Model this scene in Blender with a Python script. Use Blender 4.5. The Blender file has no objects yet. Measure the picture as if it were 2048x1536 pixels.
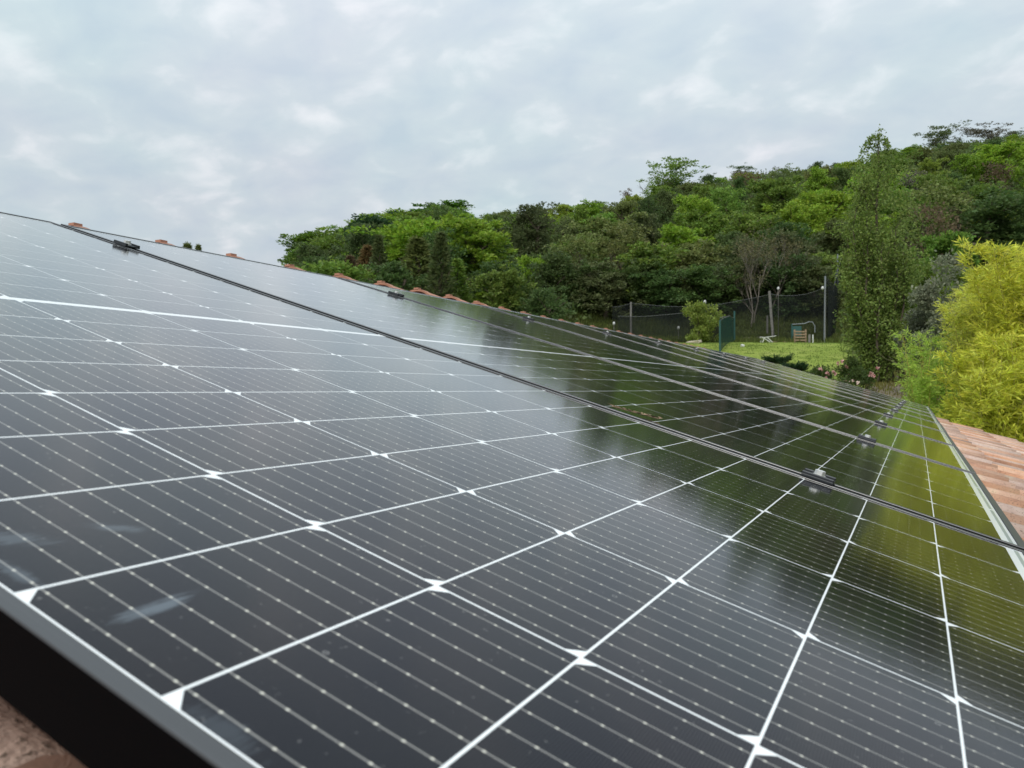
import bpy, math, random
import numpy as np
from mathutils import Matrix, Vector

S = bpy.context.scene
COL = S.collection
R_ = math.radians
rnd = random.Random(7)
rng = np.random.default_rng(11)

# ------------------------------------------------------------------ camera
# roof frame: u along the eaves, v up the slope, n out of the panel plane (origin: first solar cell corner)
TILT = R_(17.11)
ROOF0 = Vector((0, 0, 2.75))                       # roof frame origin above the yard
ROOF = Matrix.Translation(ROOF0) @ Matrix.Rotation(TILT, 4, 'X')
CAM_UVN = Vector((-0.1797, 0.1550, 0.1625))
right = Vector((0.45548, -0.85083, 0.26196)); down = Vector((0.00614, -0.29125, -0.95663)); fwd = Vector((0.89022, 0.43734, -0.12743))
M3 = ROOF.to_3x3()
rw, dw, fw = (M3 @ right).normalized(), (M3 @ down).normalized(), (M3 @ fwd).normalized()
CAM = ROOF @ CAM_UVN
cam_d = bpy.data.cameras.new('camera')
cam = bpy.data.objects.new('camera', cam_d); COL.objects.link(cam)
cm = Matrix((rw, -dw, -fw)).transposed().to_4x4(); cm.translation = CAM
cam.matrix_world = cm
FPX = 1581.2
cam_d.sensor_width = 36; cam_d.lens = 36 * FPX / 2048; cam_d.clip_start = 0.02; cam_d.clip_end = 3000
cam_d.dof.use_dof = True; cam_d.dof.focus_distance = 1.5; cam_d.dof.aperture_fstop = 17.0
S.camera = cam

# ------------------------------------------------------------------ light
S.view_settings.view_transform = 'Standard'; S.view_settings.look = 'None'
S.view_settings.exposure = 0.35; S.view_settings.gamma = 1.0; S.view_settings.use_curve_mapping = False
SUN_EL = R_(46); YAW = math.atan2(fw.y, fw.x)
SUN_AZ = YAW + R_(158)                              # behind the camera, to its left
world = bpy.data.worlds.new('World'); S.world = world; world.use_nodes = True
def build_world():
    nt = world.node_tree; nt.nodes.clear(); N = nt.nodes.new; L = nt.links.new
    out = N('ShaderNodeOutputWorld'); bg = N('ShaderNodeBackground'); bg.inputs['Strength'].default_value = 0.1
    sky = N('ShaderNodeTexSky'); sky.sky_type = 'NISHITA'; sky.sun_disc = False
    sky.sun_elevation = SUN_EL; sky.sun_rotation = math.pi / 2 - SUN_AZ; sky.air_density = 1.2; sky.dust_density = 2.0
    tc = N('ShaderNodeTexCoord'); sep = N('ShaderNodeSeparateXYZ'); L(tc.outputs['Generated'], sep.inputs[0])
    # cloud deck: the view direction meets a flat layer overhead
    zz = N('ShaderNodeMath'); zz.operation = 'MAXIMUM'; L(sep.outputs['Z'], zz.inputs[0]); zz.inputs[1].default_value = 0.0
    za = N('ShaderNodeMath'); za.operation = 'ADD'; L(zz.outputs[0], za.inputs[0]); za.inputs[1].default_value = 0.30
    dv = N('ShaderNodeVectorMath'); dv.operation = 'DIVIDE'
    cb = N('ShaderNodeCombineXYZ'); L(za.outputs[0], cb.inputs[0]); L(za.outputs[0], cb.inputs[1]); cb.inputs[2].default_value = 1
    L(tc.outputs['Generated'], dv.inputs[0]); L(cb.outputs[0], dv.inputs[1])
    mp = N('ShaderNodeMapping'); L(dv.outputs[0], mp.inputs['Vector']); mp.inputs['Rotation'].default_value = (0, 0, -YAW)
    mp.inputs['Scale'].default_value = (1.75, 1.45, 0.0); mp.inputs['Location'].default_value = (3.1, 1.7, 0)
    n1 = N('ShaderNodeTexNoise'); n1.inputs['Scale'].default_value = 4.6; n1.inputs['Detail'].default_value = 7; n1.inputs['Roughness'].default_value = 0.50
    n2 = N('ShaderNodeTexNoise'); n2.inputs['Scale'].default_value = 1.1; n2.inputs['Detail'].default_value = 4
    L(mp.outputs[0], n1.inputs['Vector']); L(mp.outputs[0], n2.inputs['Vector'])
    n1.inputs['Distortion'].default_value = 0.25
    r1 = N('ShaderNodeValToRGB'); L(n1.outputs['Fac'], r1.inputs[0])
    e = r1.color_ramp.elements
    e[0].position = 0.33; e[0].color = (0.605, 0.695, 0.765, 1)
    e[1].position = 0.74; e[1].color = (0.90, 0.93, 0.95, 1)
    m = e.new(0.54); m.color = (0.68, 0.76, 0.80, 1)
    r2 = N('ShaderNodeValToRGB'); L(n2.outputs['Fac'], r2.inputs[0])
    r2.color_ramp.elements[0].position = 0.33; r2.color_ramp.elements[0].color = (0.94, 1.0, 0.995, 1)
    r2.color_ramp.elements[1].position = 0.66; r2.color_ramp.elements[1].color = (1.02, 0.985, 1.01, 1)
    mul = N('ShaderNodeMix'); mul.data_type = 'RGBA'; mul.blend_type = 'MULTIPLY'; mul.inputs['Factor'].default_value = 1
    L(r1.outputs[0], mul.inputs['A']); L(r2.outputs[0], mul.inputs['B'])
    # an overcast sky is brighter towards the zenith
    zp = N('ShaderNodeMath'); zp.operation = 'POWER'; L(zz.outputs[0], zp.inputs[0]); zp.inputs[1].default_value = 1.6
    zr = N('ShaderNodeMapRange'); L(zp.outputs[0], zr.inputs['Value']); zr.inputs['From Min'].default_value = 0.0; zr.inputs['From Max'].default_value = 1.0
    zr.inputs['To Min'].default_value = 6.6; zr.inputs['To Max'].default_value = 14.0
    sc = N('ShaderNodeVectorMath'); sc.operation = 'SCALE'; L(mul.outputs['Result'], sc.inputs[0]); L(zr.outputs[0], sc.inputs['Scale'])
    mx = N('ShaderNodeMix'); mx.data_type = 'RGBA'; mx.inputs['Factor'].default_value = 0.93
    L(sky.outputs[0], mx.inputs['A']); L(sc.outputs[0], mx.inputs['B'])
    L(mx.outputs['Result'], bg.inputs['Color']); L(bg.outputs[0], out.inputs['Surface'])
build_world()
sd = bpy.data.lights.new('sun', 'SUN'); sd.energy = 1.5; sd.angle = R_(14); sd.color = (1.0, 0.965, 0.9)
sun = bpy.data.objects.new('sun', sd); COL.objects.link(sun)
sv = Vector((math.cos(SUN_AZ) * math.cos(SUN_EL), math.sin(SUN_AZ) * math.cos(SUN_EL), math.sin(SUN_EL)))
sun.rotation_euler = sv.to_track_quat('Z', 'Y').to_euler(); sun.location = sv * 60

# ------------------------------------------------------------------ helpers
def new_mesh(name, V, F, mat=None, smooth=False, uv=None):
    me = bpy.data.meshes.new(name)
    V = np.asarray(V, dtype=np.float32).reshape(-1, 3)
    if isinstance(F, np.ndarray):
        k = F.shape[1]; n = len(F)
        me.vertices.add(len(V)); me.vertices.foreach_set('co', V.ravel())
        me.loops.add(n * k); me.loops.foreach_set('vertex_index', F.astype(np.int32).ravel())
        me.polygons.add(n); me.polygons.foreach_set('loop_start', np.arange(n, dtype=np.int32) * k)
        me.update(calc_edges=True)
    else:
        me.from_pydata([tuple(map(float, v)) for v in V], [], F); me.update()
    if smooth: me.shade_smooth()
    if mat: me.materials.append(mat)
    return me
def link(name, data, parent=None, mat4=None):
    o = bpy.data.objects.new(name, data); COL.objects.link(o)
    if parent: o.parent = parent
    if mat4 is not None: o.matrix_local = mat4
    return o
def tag(o, label=None, cat=None, group=None, kind=None):
    if label: o['label'] = label
    if cat: o['category'] = cat
    if group: o['group'] = group
    if kind: o['kind'] = kind
    return o
class MB:                                           # collects boxes, tubes and sheets into one mesh
    def __init__(s): s.V = []; s.F = []
    def add(s, V, F):
        b = len(s.V); s.V += [tuple(v) for v in V]; s.F += [tuple(i + b for i in f) for f in F]; return s
    def box(s, c, d, rot=None):
        x, y, z = d[0] / 2, d[1] / 2, d[2] / 2
        P = [Vector((i, j, k)) for i in (-x, x) for j in (-y, y) for k in (-z, z)]
        if rot is not None: P = [rot @ p for p in P]
        c = Vector(c)
        return s.add([p + c for p in P], [(0, 1, 3, 2), (4, 6, 7, 5), (0, 4, 5, 1), (2, 3, 7, 6), (0, 2, 6, 4), (1, 5, 7, 3)])
    def tube(s, pts, rad, k=6, caps=True):
        pts = [Vector(p) for p in pts]; n = len(pts)
        if not hasattr(rad, '__len__'): rad = [rad] * n
        V = []; F = []
        for i, p in enumerate(pts):
            t = (pts[min(i + 1, n - 1)] - pts[max(i - 1, 0)])
            t = t.normalized() if t.length > 1e-9 else Vector((0, 0, 1))
            a = t.cross(Vector((0.31, 0.12, 0.94) if abs(t.z) < 0.9 else (1, 0, 0))).normalized(); b = t.cross(a)
            for j in range(k):
                q = 2 * math.pi * j / k; V.append(p + (a * math.cos(q) + b * math.sin(q)) * rad[i])
        for i in range(n - 1):
            for j in range(k):
                F.append((i * k + j, i * k + (j + 1) % k, (i + 1) * k + (j + 1) % k, (i + 1) * k + j))
        if caps: F.append(tuple(reversed(range(k)))); F.append(tuple((n - 1) * k + j for j in range(k)))
        return s.add(V, F)
    def build(s, name, mat, parent=None, mat4=None, smooth=False):
        return link(name, new_mesh(name, s.V, s.F, mat, smooth), parent, mat4)
def bevelled_box(c, d, w=0.001, seg=2):
    import bmesh
    bm = bmesh.new(); bmesh.ops.create_cube(bm, size=1)
    for v in bm.verts: v.co = Vector((v.co.x * d[0] + c[0], v.co.y * d[1] + c[1], v.co.z * d[2] + c[2]))
    bmesh.ops.bevel(bm, geom=bm.edges[:], offset=w, segments=seg, affect='EDGES', profile=0.5)
    V = [v.co.copy() for v in bm.verts]; bm.verts.index_update(); F = [tuple(v.index for v in f.verts) for f in bm.faces]
    bm.free(); return V, F

# ------------------------------------------------------------------ materials
def mat(name):
    m = bpy.data.materials.new(name); m.use_nodes = True
    nt = m.node_tree; return m, nt, nt.nodes['Principled BSDF'], nt.nodes.new, nt.links.new
def simple(name, col, rough=0.6, metal=0.0, noise=0.0, scale=20, bump=0.0, spec=0.5):
    m, nt, p, N, L = mat(name)
    p.inputs['Roughness'].default_value = rough; p.inputs['Metallic'].default_value = metal
    p.inputs['Specular IOR Level'].default_value = spec
    p.inputs['Base Color'].default_value = (*col, 1)
    if noise or bump:
        tc = N('ShaderNodeTexCoord'); n = N('ShaderNodeTexNoise'); n.inputs['Scale'].default_value = scale; n.inputs['Detail'].default_value = 6
        L(tc.outputs['Object'], n.inputs['Vector'])
        if noise:
            r = N('ShaderNodeValToRGB'); L(n.outputs['Fac'], r.inputs[0])
            r.color_ramp.elements[0].position = 0.3; r.color_ramp.elements[1].position = 0.7
            r.color_ramp.elements[0].color = (*[c * (1 - noise) for c in col], 1); r.color_ramp.elements[1].color = (*[min(1, c * (1 + noise)) for c in col], 1)
            L(r.outputs[0], p.inputs['Base Color'])
        if bump:
            b = N('ShaderNodeBump'); b.inputs['Strength'].default_value = bump; b.inputs['Distance'].default_value = 0.01
            L(n.outputs['Fac'], b.inputs['Height']); L(b.outputs[0], p.inputs['Normal'])
    return m
def mathn(N, L, op, a, b=None, c=None):
    n = N('ShaderNodeMath'); n.operation = op
    for i, x in enumerate((a, b, c)):
        if x is None: continue
        if hasattr(x, 'links'): L(x, n.inputs[i])
        else: n.inputs[i].default_value = x
    return n.outputs[0]

NB = 9                                              # busbars per cell
def cell_material():
    m, nt, p, N, L = mat('solar_cell_under_glass')
    uv = N('ShaderNodeUVMap'); sp = N('ShaderNodeSeparateXYZ'); L(uv.outputs[0], sp.inputs[0])
    x = mathn(N, L, 'MULTIPLY', sp.outputs['X'], 0.166); y = mathn(N, L, 'MULTIPLY', sp.outputs['Y'], 0.0821)
    pitch = 0.166 / NB
    d = mathn(N, L, 'ABSOLUTE', mathn(N, L, 'SUBTRACT', mathn(N, L, 'MODULO', x, pitch), pitch / 2))     # distance to busbar
    def soft(dist, r, w): # 1 inside r, fading over w
        mr = N('ShaderNodeMapRange'); L(dist, mr.inputs['Value']); mr.inputs['From Min'].default_value = r - w / 2; mr.inputs['From Max'].default_value = r + w / 2
        mr.inputs['To Min'].default_value = 1; mr.inputs['To Max'].default_value = 0; return mr.outputs[0]
    inl = soft(mathn(N, L, 'ABSOLUTE', mathn(N, L, 'SUBTRACT', y, 0.0821 / 2)), 0.0386, 0.001)
    wire = mathn(N, L, 'MULTIPLY', soft(d, 0.00044, 0.00018), 1.0)
    core = soft(d, 0.00013, 0.00012)
    wire = mathn(N, L, 'SUBTRACT', wire, mathn(N, L, 'MULTIPLY', core, 0.75))
    NP = 6; pp = 0.0735 / NP
    yy = mathn(N, L, 'SUBTRACT', y, (0.0821 - 0.0735) / 2 - pp / 2)
    dy = mathn(N, L, 'ABSOLUTE', mathn(N, L, 'SUBTRACT', mathn(N, L, 'MODULO', yy, pp), pp / 2))
    rr = mathn(N, L, 'SQRT', mathn(N, L, 'ADD', mathn(N, L, 'POWER', d, 2), mathn(N, L, 'POWER', mathn(N, L, 'MULTIPLY', dy, 0.75), 2)))
    pad = mathn(N, L, 'MULTIPLY', soft(rr, 0.00058, 0.0005), inl)
    fin = mathn(N, L, 'MODULO', y, 0.0014)
    fing = soft(mathn(N, L, 'ABSOLUTE', mathn(N, L, 'SUBTRACT', fin, 0.0007)), 0.00006, 0.00006)
    # cell colour: blue black, a little different from cell to cell
    oi = N('ShaderNodeObjectInfo')
    cr = N('ShaderNodeValToRGB'); L(oi.outputs['Random'], cr.inputs[0]); cr.color_ramp.interpolation = 'LINEAR'
    e = cr.color_ramp.elements; e[0].color = (0.004, 0.0042, 0.0075, 1); e[1].color = (0.0075, 0.0055, 0.0065, 1); q = e.new(0.5); q.color = (0.004, 0.005, 0.009, 1)
    geo = N('ShaderNodeNewGeometry')
    def mixc(fac, A, B):
        mx = N('ShaderNodeMix'); mx.data_type = 'RGBA'
        for s, v in (('Factor', fac), ('A', A), ('B', B)):
            if hasattr(v, 'links'): L(v, mx.inputs[s])
            else: mx.inputs[s].default_value = v
        return mx.outputs['Result']
    c = mixc(mathn(N, L, 'MULTIPLY', fing, 0.10), cr.outputs[0], (0.45, 0.45, 0.45, 1))
    c = mixc(mathn(N, L, 'MULTIPLY', wire, 0.75), c, (0.40, 0.39, 0.36, 1))
    c = mixc(pad, c, (0.75, 0.72, 0.62, 1))
    # dust and dried water spots, and a few wiped smears near the camera
    nz = N('ShaderNodeTexNoise'); nz.inputs['Scale'].default_value = 260; nz.inputs['Detail'].default_value = 2; L(geo.outputs['Position'], nz.inputs['Vector'])
    spk = N('ShaderNodeMapRange'); L(nz.outputs['Fac'], spk.inputs['Value']); spk.inputs['From Min'].default_value = 0.70; spk.inputs['From Max'].default_value = 0.82
    n3 = N('ShaderNodeTexNoise'); n3.inputs['Scale'].default_value = 9; n3.inputs['Detail'].default_value = 5; L(geo.outputs['Position'], n3.inputs['Vector'])
    film = N('ShaderNodeMapRange'); L(n3.outputs['Fac'], film.inputs['Value']); film.inputs['From Min'].default_value = 0.35; film.inputs['From Max'].default_value = 0.75
    film.inputs['To Min'].default_value = 0.0; film.inputs['To Max'].default_value = 0.004
    dust = mathn(N, L, 'ADD', film.outputs[0], mathn(N, L, 'MULTIPLY', spk.outputs[0], 0.22))
    vor = N('ShaderNodeTexVoronoi'); vor.inputs['Scale'].default_value = 42; vor.inputs['Randomness'].default_value = 1; L(geo.outputs['Position'], vor.inputs['Vector'])
    ring = soft(mathn(N, L, 'ABSOLUTE', mathn(N, L, 'SUBTRACT', vor.outputs['Distance'], 0.055)), 0.016, 0.012)
    sepc = N('ShaderNodeSeparateColor'); L(vor.outputs['Color'], sepc.inputs[0])
    ring = mathn(N, L, 'MULTIPLY', ring, mathn(N, L, 'GREATER_THAN', sepc.outputs[0], 0.86))
    dust = mathn(N, L, 'ADD', dust, mathn(N, L, 'MULTIPLY', ring, 0.22))
    sep2 = N('ShaderNodeSeparateXYZ'); mpd = N('ShaderNodeMapping'); mpd.vector_type = 'TEXTURE'; mpd.inputs['Location'].default_value = ROOF0; mpd.inputs['Rotation'].default_value = (TILT, 0, 0)
    L(geo.outputs['Position'], mpd.inputs['Vector']); L(mpd.outputs[0], sep2.inputs[0])
    edge = N('ShaderNodeMapRange'); edge.interpolation_type = 'SMOOTHSTEP'; L(mathn(N, L, 'ADD', sep2.outputs['Y'], mathn(N, L, 'MULTIPLY', n3.outputs['Fac'], 0.05)), edge.inputs['Value'])
    edge.inputs['From Min'].default_value = 0.0; edge.inputs['From Max'].default_value = 0.075; edge.inputs['To Min'].default_value = 0.03; edge.inputs['To Max'].default_value = 0.0
    dust = mathn(N, L, 'ADD', dust, edge.outputs[0])
    mpn = N('ShaderNodeMapping'); mpn.vector_type = 'TEXTURE'; mpn.inputs['Location'].default_value = ROOF0; mpn.inputs['Rotation'].default_value = (TILT, 0, 0)
    L(geo.outputs['Position'], mpn.inputs['Vector'])
    smear = None
    nsm = N('ShaderNodeTexNoise'); nsm.inputs['Scale'].default_value = 1; nsm.inputs['Detail'].default_value = 5; nsm.inputs['Roughness'].default_value = 0.6
    msm = N('ShaderNodeMapping'); L(mpn.outputs[0], msm.inputs['Vector']); msm.inputs['Rotation'].default_value = (0, 0, R_(12)); msm.inputs['Scale'].default_value = (55, 420, 1); L(msm.outputs[0], nsm.inputs['Vector'])
    for (u, v, lu, lv, ang, amt) in SMEARS:
        mm = N('ShaderNodeMapping'); mm.vector_type = 'TEXTURE'; mm.inputs['Location'].default_value = (u, v, 0); mm.inputs['Rotation'].default_value = (0, 0, R_(ang))
        mm.inputs['Scale'].default_value = (lu, lv, 1); L(mpn.outputs[0], mm.inputs['Vector'])
        ln = N('ShaderNodeVectorMath'); ln.operation = 'LENGTH'; L(mm.outputs[0], ln.inputs[0])
        s = N('ShaderNodeMapRange'); s.interpolation_type = 'SMOOTHSTEP'; L(mathn(N, L, 'ADD', ln.outputs['Value'], mathn(N, L, 'MULTIPLY', mathn(N, L, 'SUBTRACT', nsm.outputs['Fac'], 0.5), 2.2)), s.inputs['Value'])
        s.inputs['From Min'].default_value = 0.25; s.inputs['From Max'].default_value = 1.15; s.inputs['To Min'].default_value = amt; s.inputs['To Max'].default_value = 0
        smear = s.outputs[0] if smear is None else mathn(N, L, 'MAXIMUM', smear, s.outputs[0])
    c = mixc(dust, c, (0.55, 0.54, 0.52, 1))
    c = mixc(smear, c, (0.31, 0.375, 0.43, 1))
    L(c, p.inputs['Base Color'])
    rn = N('ShaderNodeMapRange'); L(n3.outputs['Fac'], rn.inputs['Value']); rn.inputs['To Min'].default_value = 0.055; rn.inputs['To Max'].default_value = 0.10
    L(rn.outputs[0], p.inputs['Roughness'])
    p.inputs['Specular Tint'].default_value = (1.0, 0.82, 0.97, 1); p.inputs['IOR'].default_value = 1.17; p.inputs['Coat Weight'].default_value = 1.0; p.inputs['Coat IOR'].default_value = 1.19; L(rn.outputs[0], p.inputs['Coat Roughness'])
    # faint waviness of textured solar glass
    nb = N('ShaderNodeTexNoise'); nb.inputs['Scale'].default_value = 420; nb.inputs['Detail'].default_value = 2; L(geo.outputs['Position'], nb.inputs['Vector'])
    bp = N('ShaderNodeBump'); bp.inputs['Strength'].default_value = 0.05; bp.inputs['Distance'].default_value = 0.001; L(nb.outputs['Fac'], bp.inputs['Height']); L(bp.outputs[0], p.inputs['Normal']); L(bp.outputs[0], p.inputs['Coat Normal'])
    return m
# wiped smears on the near panel: u, v, half length, half width, angle, amount
SMEARS = [(0.037, 0.3875, 0.021, 0.0045, 4, 0.30), (0.070, 0.459, 0.013, 0.005, -32, 0.16), (0.024, 0.466, 0.019, 0.007, -32, 0.16), (0.0095, 0.436, 0.0045, 0.017, 6, 0.17), (0.004, 0.312, 0.008, 0.017, 0, 0.10)]
M_CELL = cell_material()
def sheet_material():
    m, nt, p, N, L = mat('white_backsheet_under_glass')
    p.inputs['Base Color'].default_value = (0.84, 0.86, 0.86, 1); p.inputs['Roughness'].default_value = 0.09; p.inputs['IOR'].default_value = 1.3
    return m
M_SHEET = sheet_material()
M_RIBBON = simple('tinned_ribbon', (0.42, 0.47, 0.48), 0.12)
def frame_material():
    m, nt, p, N, L = mat('black_anodised_aluminium')
    tc = N('ShaderNodeTexCoord'); mp = N('ShaderNodeMapping'); L(tc.outputs['Object'], mp.inputs['Vector']); mp.inputs['Scale'].default_value = (900, 6, 900)
    n = N('ShaderNodeTexNoise'); n.inputs['Scale'].default_value = 1; n.inputs['Detail'].default_value = 3; L(mp.outputs[0], n.inputs['Vector'])
    r = N('ShaderNodeValToRGB'); L(n.outputs['Fac'], r.inputs[0]); r.color_ramp.elements[0].position = 0.3; r.color_ramp.elements[1].position = 0.7
    r.color_ramp.elements[0].color = (0.005, 0.005, 0.006, 1); r.color_ramp.elements[1].color = (0.014, 0.014, 0.016, 1)
    L(r.outputs[0], p.inputs['Base Color']); p.inputs['Metallic'].default_value = 0.0; p.inputs['IOR'].default_value = 1.95; p.inputs['Roughness'].default_value = 0.36
    return m
M_FRAME = frame_material(); M_FSIDE = simple('shaded_black_frame_side', (0.0025, 0.0025, 0.003), 0.6, 0, 0, 20, 0, 0.04)  # frame sides get a near-black copy: their shade is put into the colour
M_CLAMP = simple('black_clamp_aluminium', (0.045, 0.048, 0.052), 0.42, 0.6)
M_BOLT = simple('stainless_steel', (0.78, 0.77, 0.74), 0.5, 0.8)
M_RAIL = simple('mill_aluminium', (0.55, 0.56, 0.57), 0.35, 0.9)

# ------------------------------------------------------------------ terrain
FH = Vector((math.cos(YAW), math.sin(YAW), 0)); RH = Vector((math.sin(YAW), -math.cos(YAW), 0))
HORIZ = 768 + FPX * fw.z / math.sqrt(1 - fw.z ** 2)
SKY_PX = np.array([-700, 0, 200, 400, 500, 560, 640, 760, 860, 930, 960, 1050, 1200, 1290, 1400, 1500, 1600, 1700, 1800, 1900, 2048, 2300, 2700, 3400])
SKY_PY = np.array([760, 720, 680, 640, 600, 566, 512, 470, 450, 448, 462, 445, 436, 412, 385, 362, 356, 350, 326, 300, 296, 290, 300, 330])
def smooth(a, b, x):
    t = np.clip((x - a) / (b - a), 0, 1); return t * t * (3 - 2 * t)
def bumpf(x, y):
    return (np.sin(x * 0.21 + 1.3) * np.cos(y * 0.17 - 0.4) + 0.6 * np.sin(x * 0.47 + y * 0.31) + 0.35 * np.sin(x * 0.9 - y * 0.77 + 2))
def ground_rel(l, d):                               # ground height relative to the camera
    l = np.asarray(l, float); d = np.asarray(d, float)
    dd = np.maximum(d, 1.0)
    px = 1024 + FPX * l / np.maximum(dd, 20)
    yard = -CAM.z + 0 * dd
    z = yard + smooth(13.5, 23, dd) * (0.05 + CAM.z)                              # bank behind the house
    z = z + smooth(21, 46, dd) * 2.55 + smooth(45, 58, dd) * 1.2
    top = 145 * (HORIZ - np.interp(px, SKY_PX, SKY_PY)) / FPX
    top = np.maximum(top, 4)
    t = np.clip((dd - 54) / 91, 0, 1)
    z = z + (t * 1.25 - 0.25 * t * t) * (top - 3.8) * (dd < 145) + (dd >= 145) * (top - 3.8) * (1 - 0.9 * smooth(150, 420, dd))
    z = z + 0.35 * bumpf(l, d) * smooth(52, 75, dd) + 0.03 * bumpf(l * 2, d * 2) * smooth(16, 24, dd)
    return z
def pt(l, d, dz=0.0):
    z = float(ground_rel(l, d)); p = CAM + RH * l + FH * d; return Vector((p.x, p.y, CAM.z + z + dz))
def at(px, d, dz=0.0): return pt((px - 1024) / FPX * d, d, dz)
def hgt(py, d): return (HORIZ - py) / FPX * d      # height above the camera of picture row py at distance d

def ground_grid(ls, ds, lift=0.0):
    Lg, Dg = np.meshgrid(ls, ds); Z = ground_rel(Lg, Dg) + CAM.z + lift
    X = CAM.x + RH.x * Lg + FH.x * Dg; Y = CAM.y + RH.y * Lg + FH.y * Dg
    V = np.stack([X, Y, Z], -1).reshape(-1, 3); n, k = len(ds), len(ls)
    i = np.arange(n - 1)[:, None] * k + np.arange(k - 1)[None, :]
    F = np.stack([i, i + 1, i + k + 1, i + k], -1).reshape(-1, 4)
    return V, F
def ground_material(name, cols, scale=0.6, bump=0.5, fine=6.0):
    m, nt, p, N, L = mat(name)
    geo = N('ShaderNodeNewGeometry'); n = N('ShaderNodeTexNoise'); n.inputs['Scale'].default_value = scale; n.inputs['Detail'].default_value = 8; n.inputs['Roughness'].default_value = 0.62
    n2 = N('ShaderNodeTexNoise'); n2.inputs['Scale'].default_value = fine; n2.inputs['Detail'].default_value = 6
    L(geo.outputs['Position'], n.inputs['Vector']); L(geo.outputs['Position'], n2.inputs['Vector'])
    s = mathn(N, L, 'ADD', mathn(N, L, 'MULTIPLY', n.outputs['Fac'], 0.62), mathn(N, L, 'MULTIPLY', n2.outputs['Fac'], 0.38))
    r = N('ShaderNodeValToRGB'); L(s, r.inputs[0]); els = r.color_ramp.elements
    els[0].position = 0.34; els[1].position = 0.66; els[0].color = (*cols[0], 1); els[1].color = (*cols[-1], 1)
    for i, c in enumerate(cols[1:-1]):
        q = els.new(0.34 + 0.32 * (i + 1) / (len(cols) - 1)); q.color = (*c, 1)
    L(r.outputs[0], p.inputs['Base Color']); p.inputs['Roughness'].default_value = 0.95; p.inputs['Specular IOR Level'].default_value = 0.1
    b = N('ShaderNodeBump'); b.inputs['Strength'].default_value = bump; b.inputs['Distance'].default_value = 0.08; L(n2.outputs['Fac'], b.inputs['Height']); L(b.outputs[0], p.inputs['Normal'])
    return m
M_GROUND = ground_material('rough_grass_and_earth', [(0.035, 0.045, 0.015), (0.06, 0.075, 0.022), (0.085, 0.08, 0.035)])
M_LAWN = ground_material('mown_lawn', [(0.15, 0.215, 0.032), (0.215, 0.27, 0.048), (0.29, 0.315, 0.085)], 0.45, 0.6, 5.0)
M_PATH = ground_material('bare_earth_path', [(0.12, 0.10, 0.07), (0.20, 0.165, 0.125), (0.27, 0.225, 0.17)], 1.2, 0.6, 9)
ls = np.concatenate([np.linspace(-420, -130, 18)[:-1], np.linspace(-130, 150, 141), np.linspace(150, 420, 18)[1:]])
ds = np.concatenate([np.linspace(-300, -6, 14)[:-1], np.linspace(-6, 70, 77), np.linspace(71, 200, 90), np.linspace(205, 900, 30)])
V, F = ground_grid(ls, ds)
tag(link('ground', new_mesh('ground', V, F, M_GROUND, True)), 'rough grassy ground and wooded hillside terrain', kind='structure')
V, F = ground_grid(np.linspace(-3, 24, 70), np.linspace(19, 50, 80), 0.035)
def lawn_keep(V, F):
    C = V[F].mean(1); rel = C[:, :2] - np.array([CAM.x, CAM.y]); l = rel @ np.array([RH.x, RH.y]); d = rel @ np.array([FH.x, FH.y])
    px = 1024 + FPX * l / d
    k = (px > 1150 + 40 * np.sin(d * 0.8)) & (d < 47.4 + 0.5 * np.sin(l * 1.1)) & (px < np.where(d < 27, 1745, 1700) + 12 * np.sin(d * 1.7)) & (d > 20.5)
    return F[k]
tag(link('lawn', new_mesh('lawn', V, lawn_keep(V, F), M_LAWN, True)), 'bright mown lawn sloping up to the net enclosure', kind='structure')
V, F = ground_grid(np.linspace(9.0, 13.2, 26), np.linspace(16.5, 28, 50), 0.06)
C_ = V[F].mean(1); rel = C_[:, :2] - np.array([CAM.x, CAM.y]); l_ = rel @ np.array([RH.x, RH.y]); d_ = rel @ np.array([FH.x, FH.y]); px_ = 1024 + FPX * l_ / d_
tag(link('path', new_mesh('path', V, F[(px_ > 1750 + 14 * np.sin(d_ * 1.3)) & (px_ < 1846 + 10 * np.sin(d_))], M_PATH, True)), 'bare earth path between the poplar and the bamboo', kind='structure')

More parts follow.
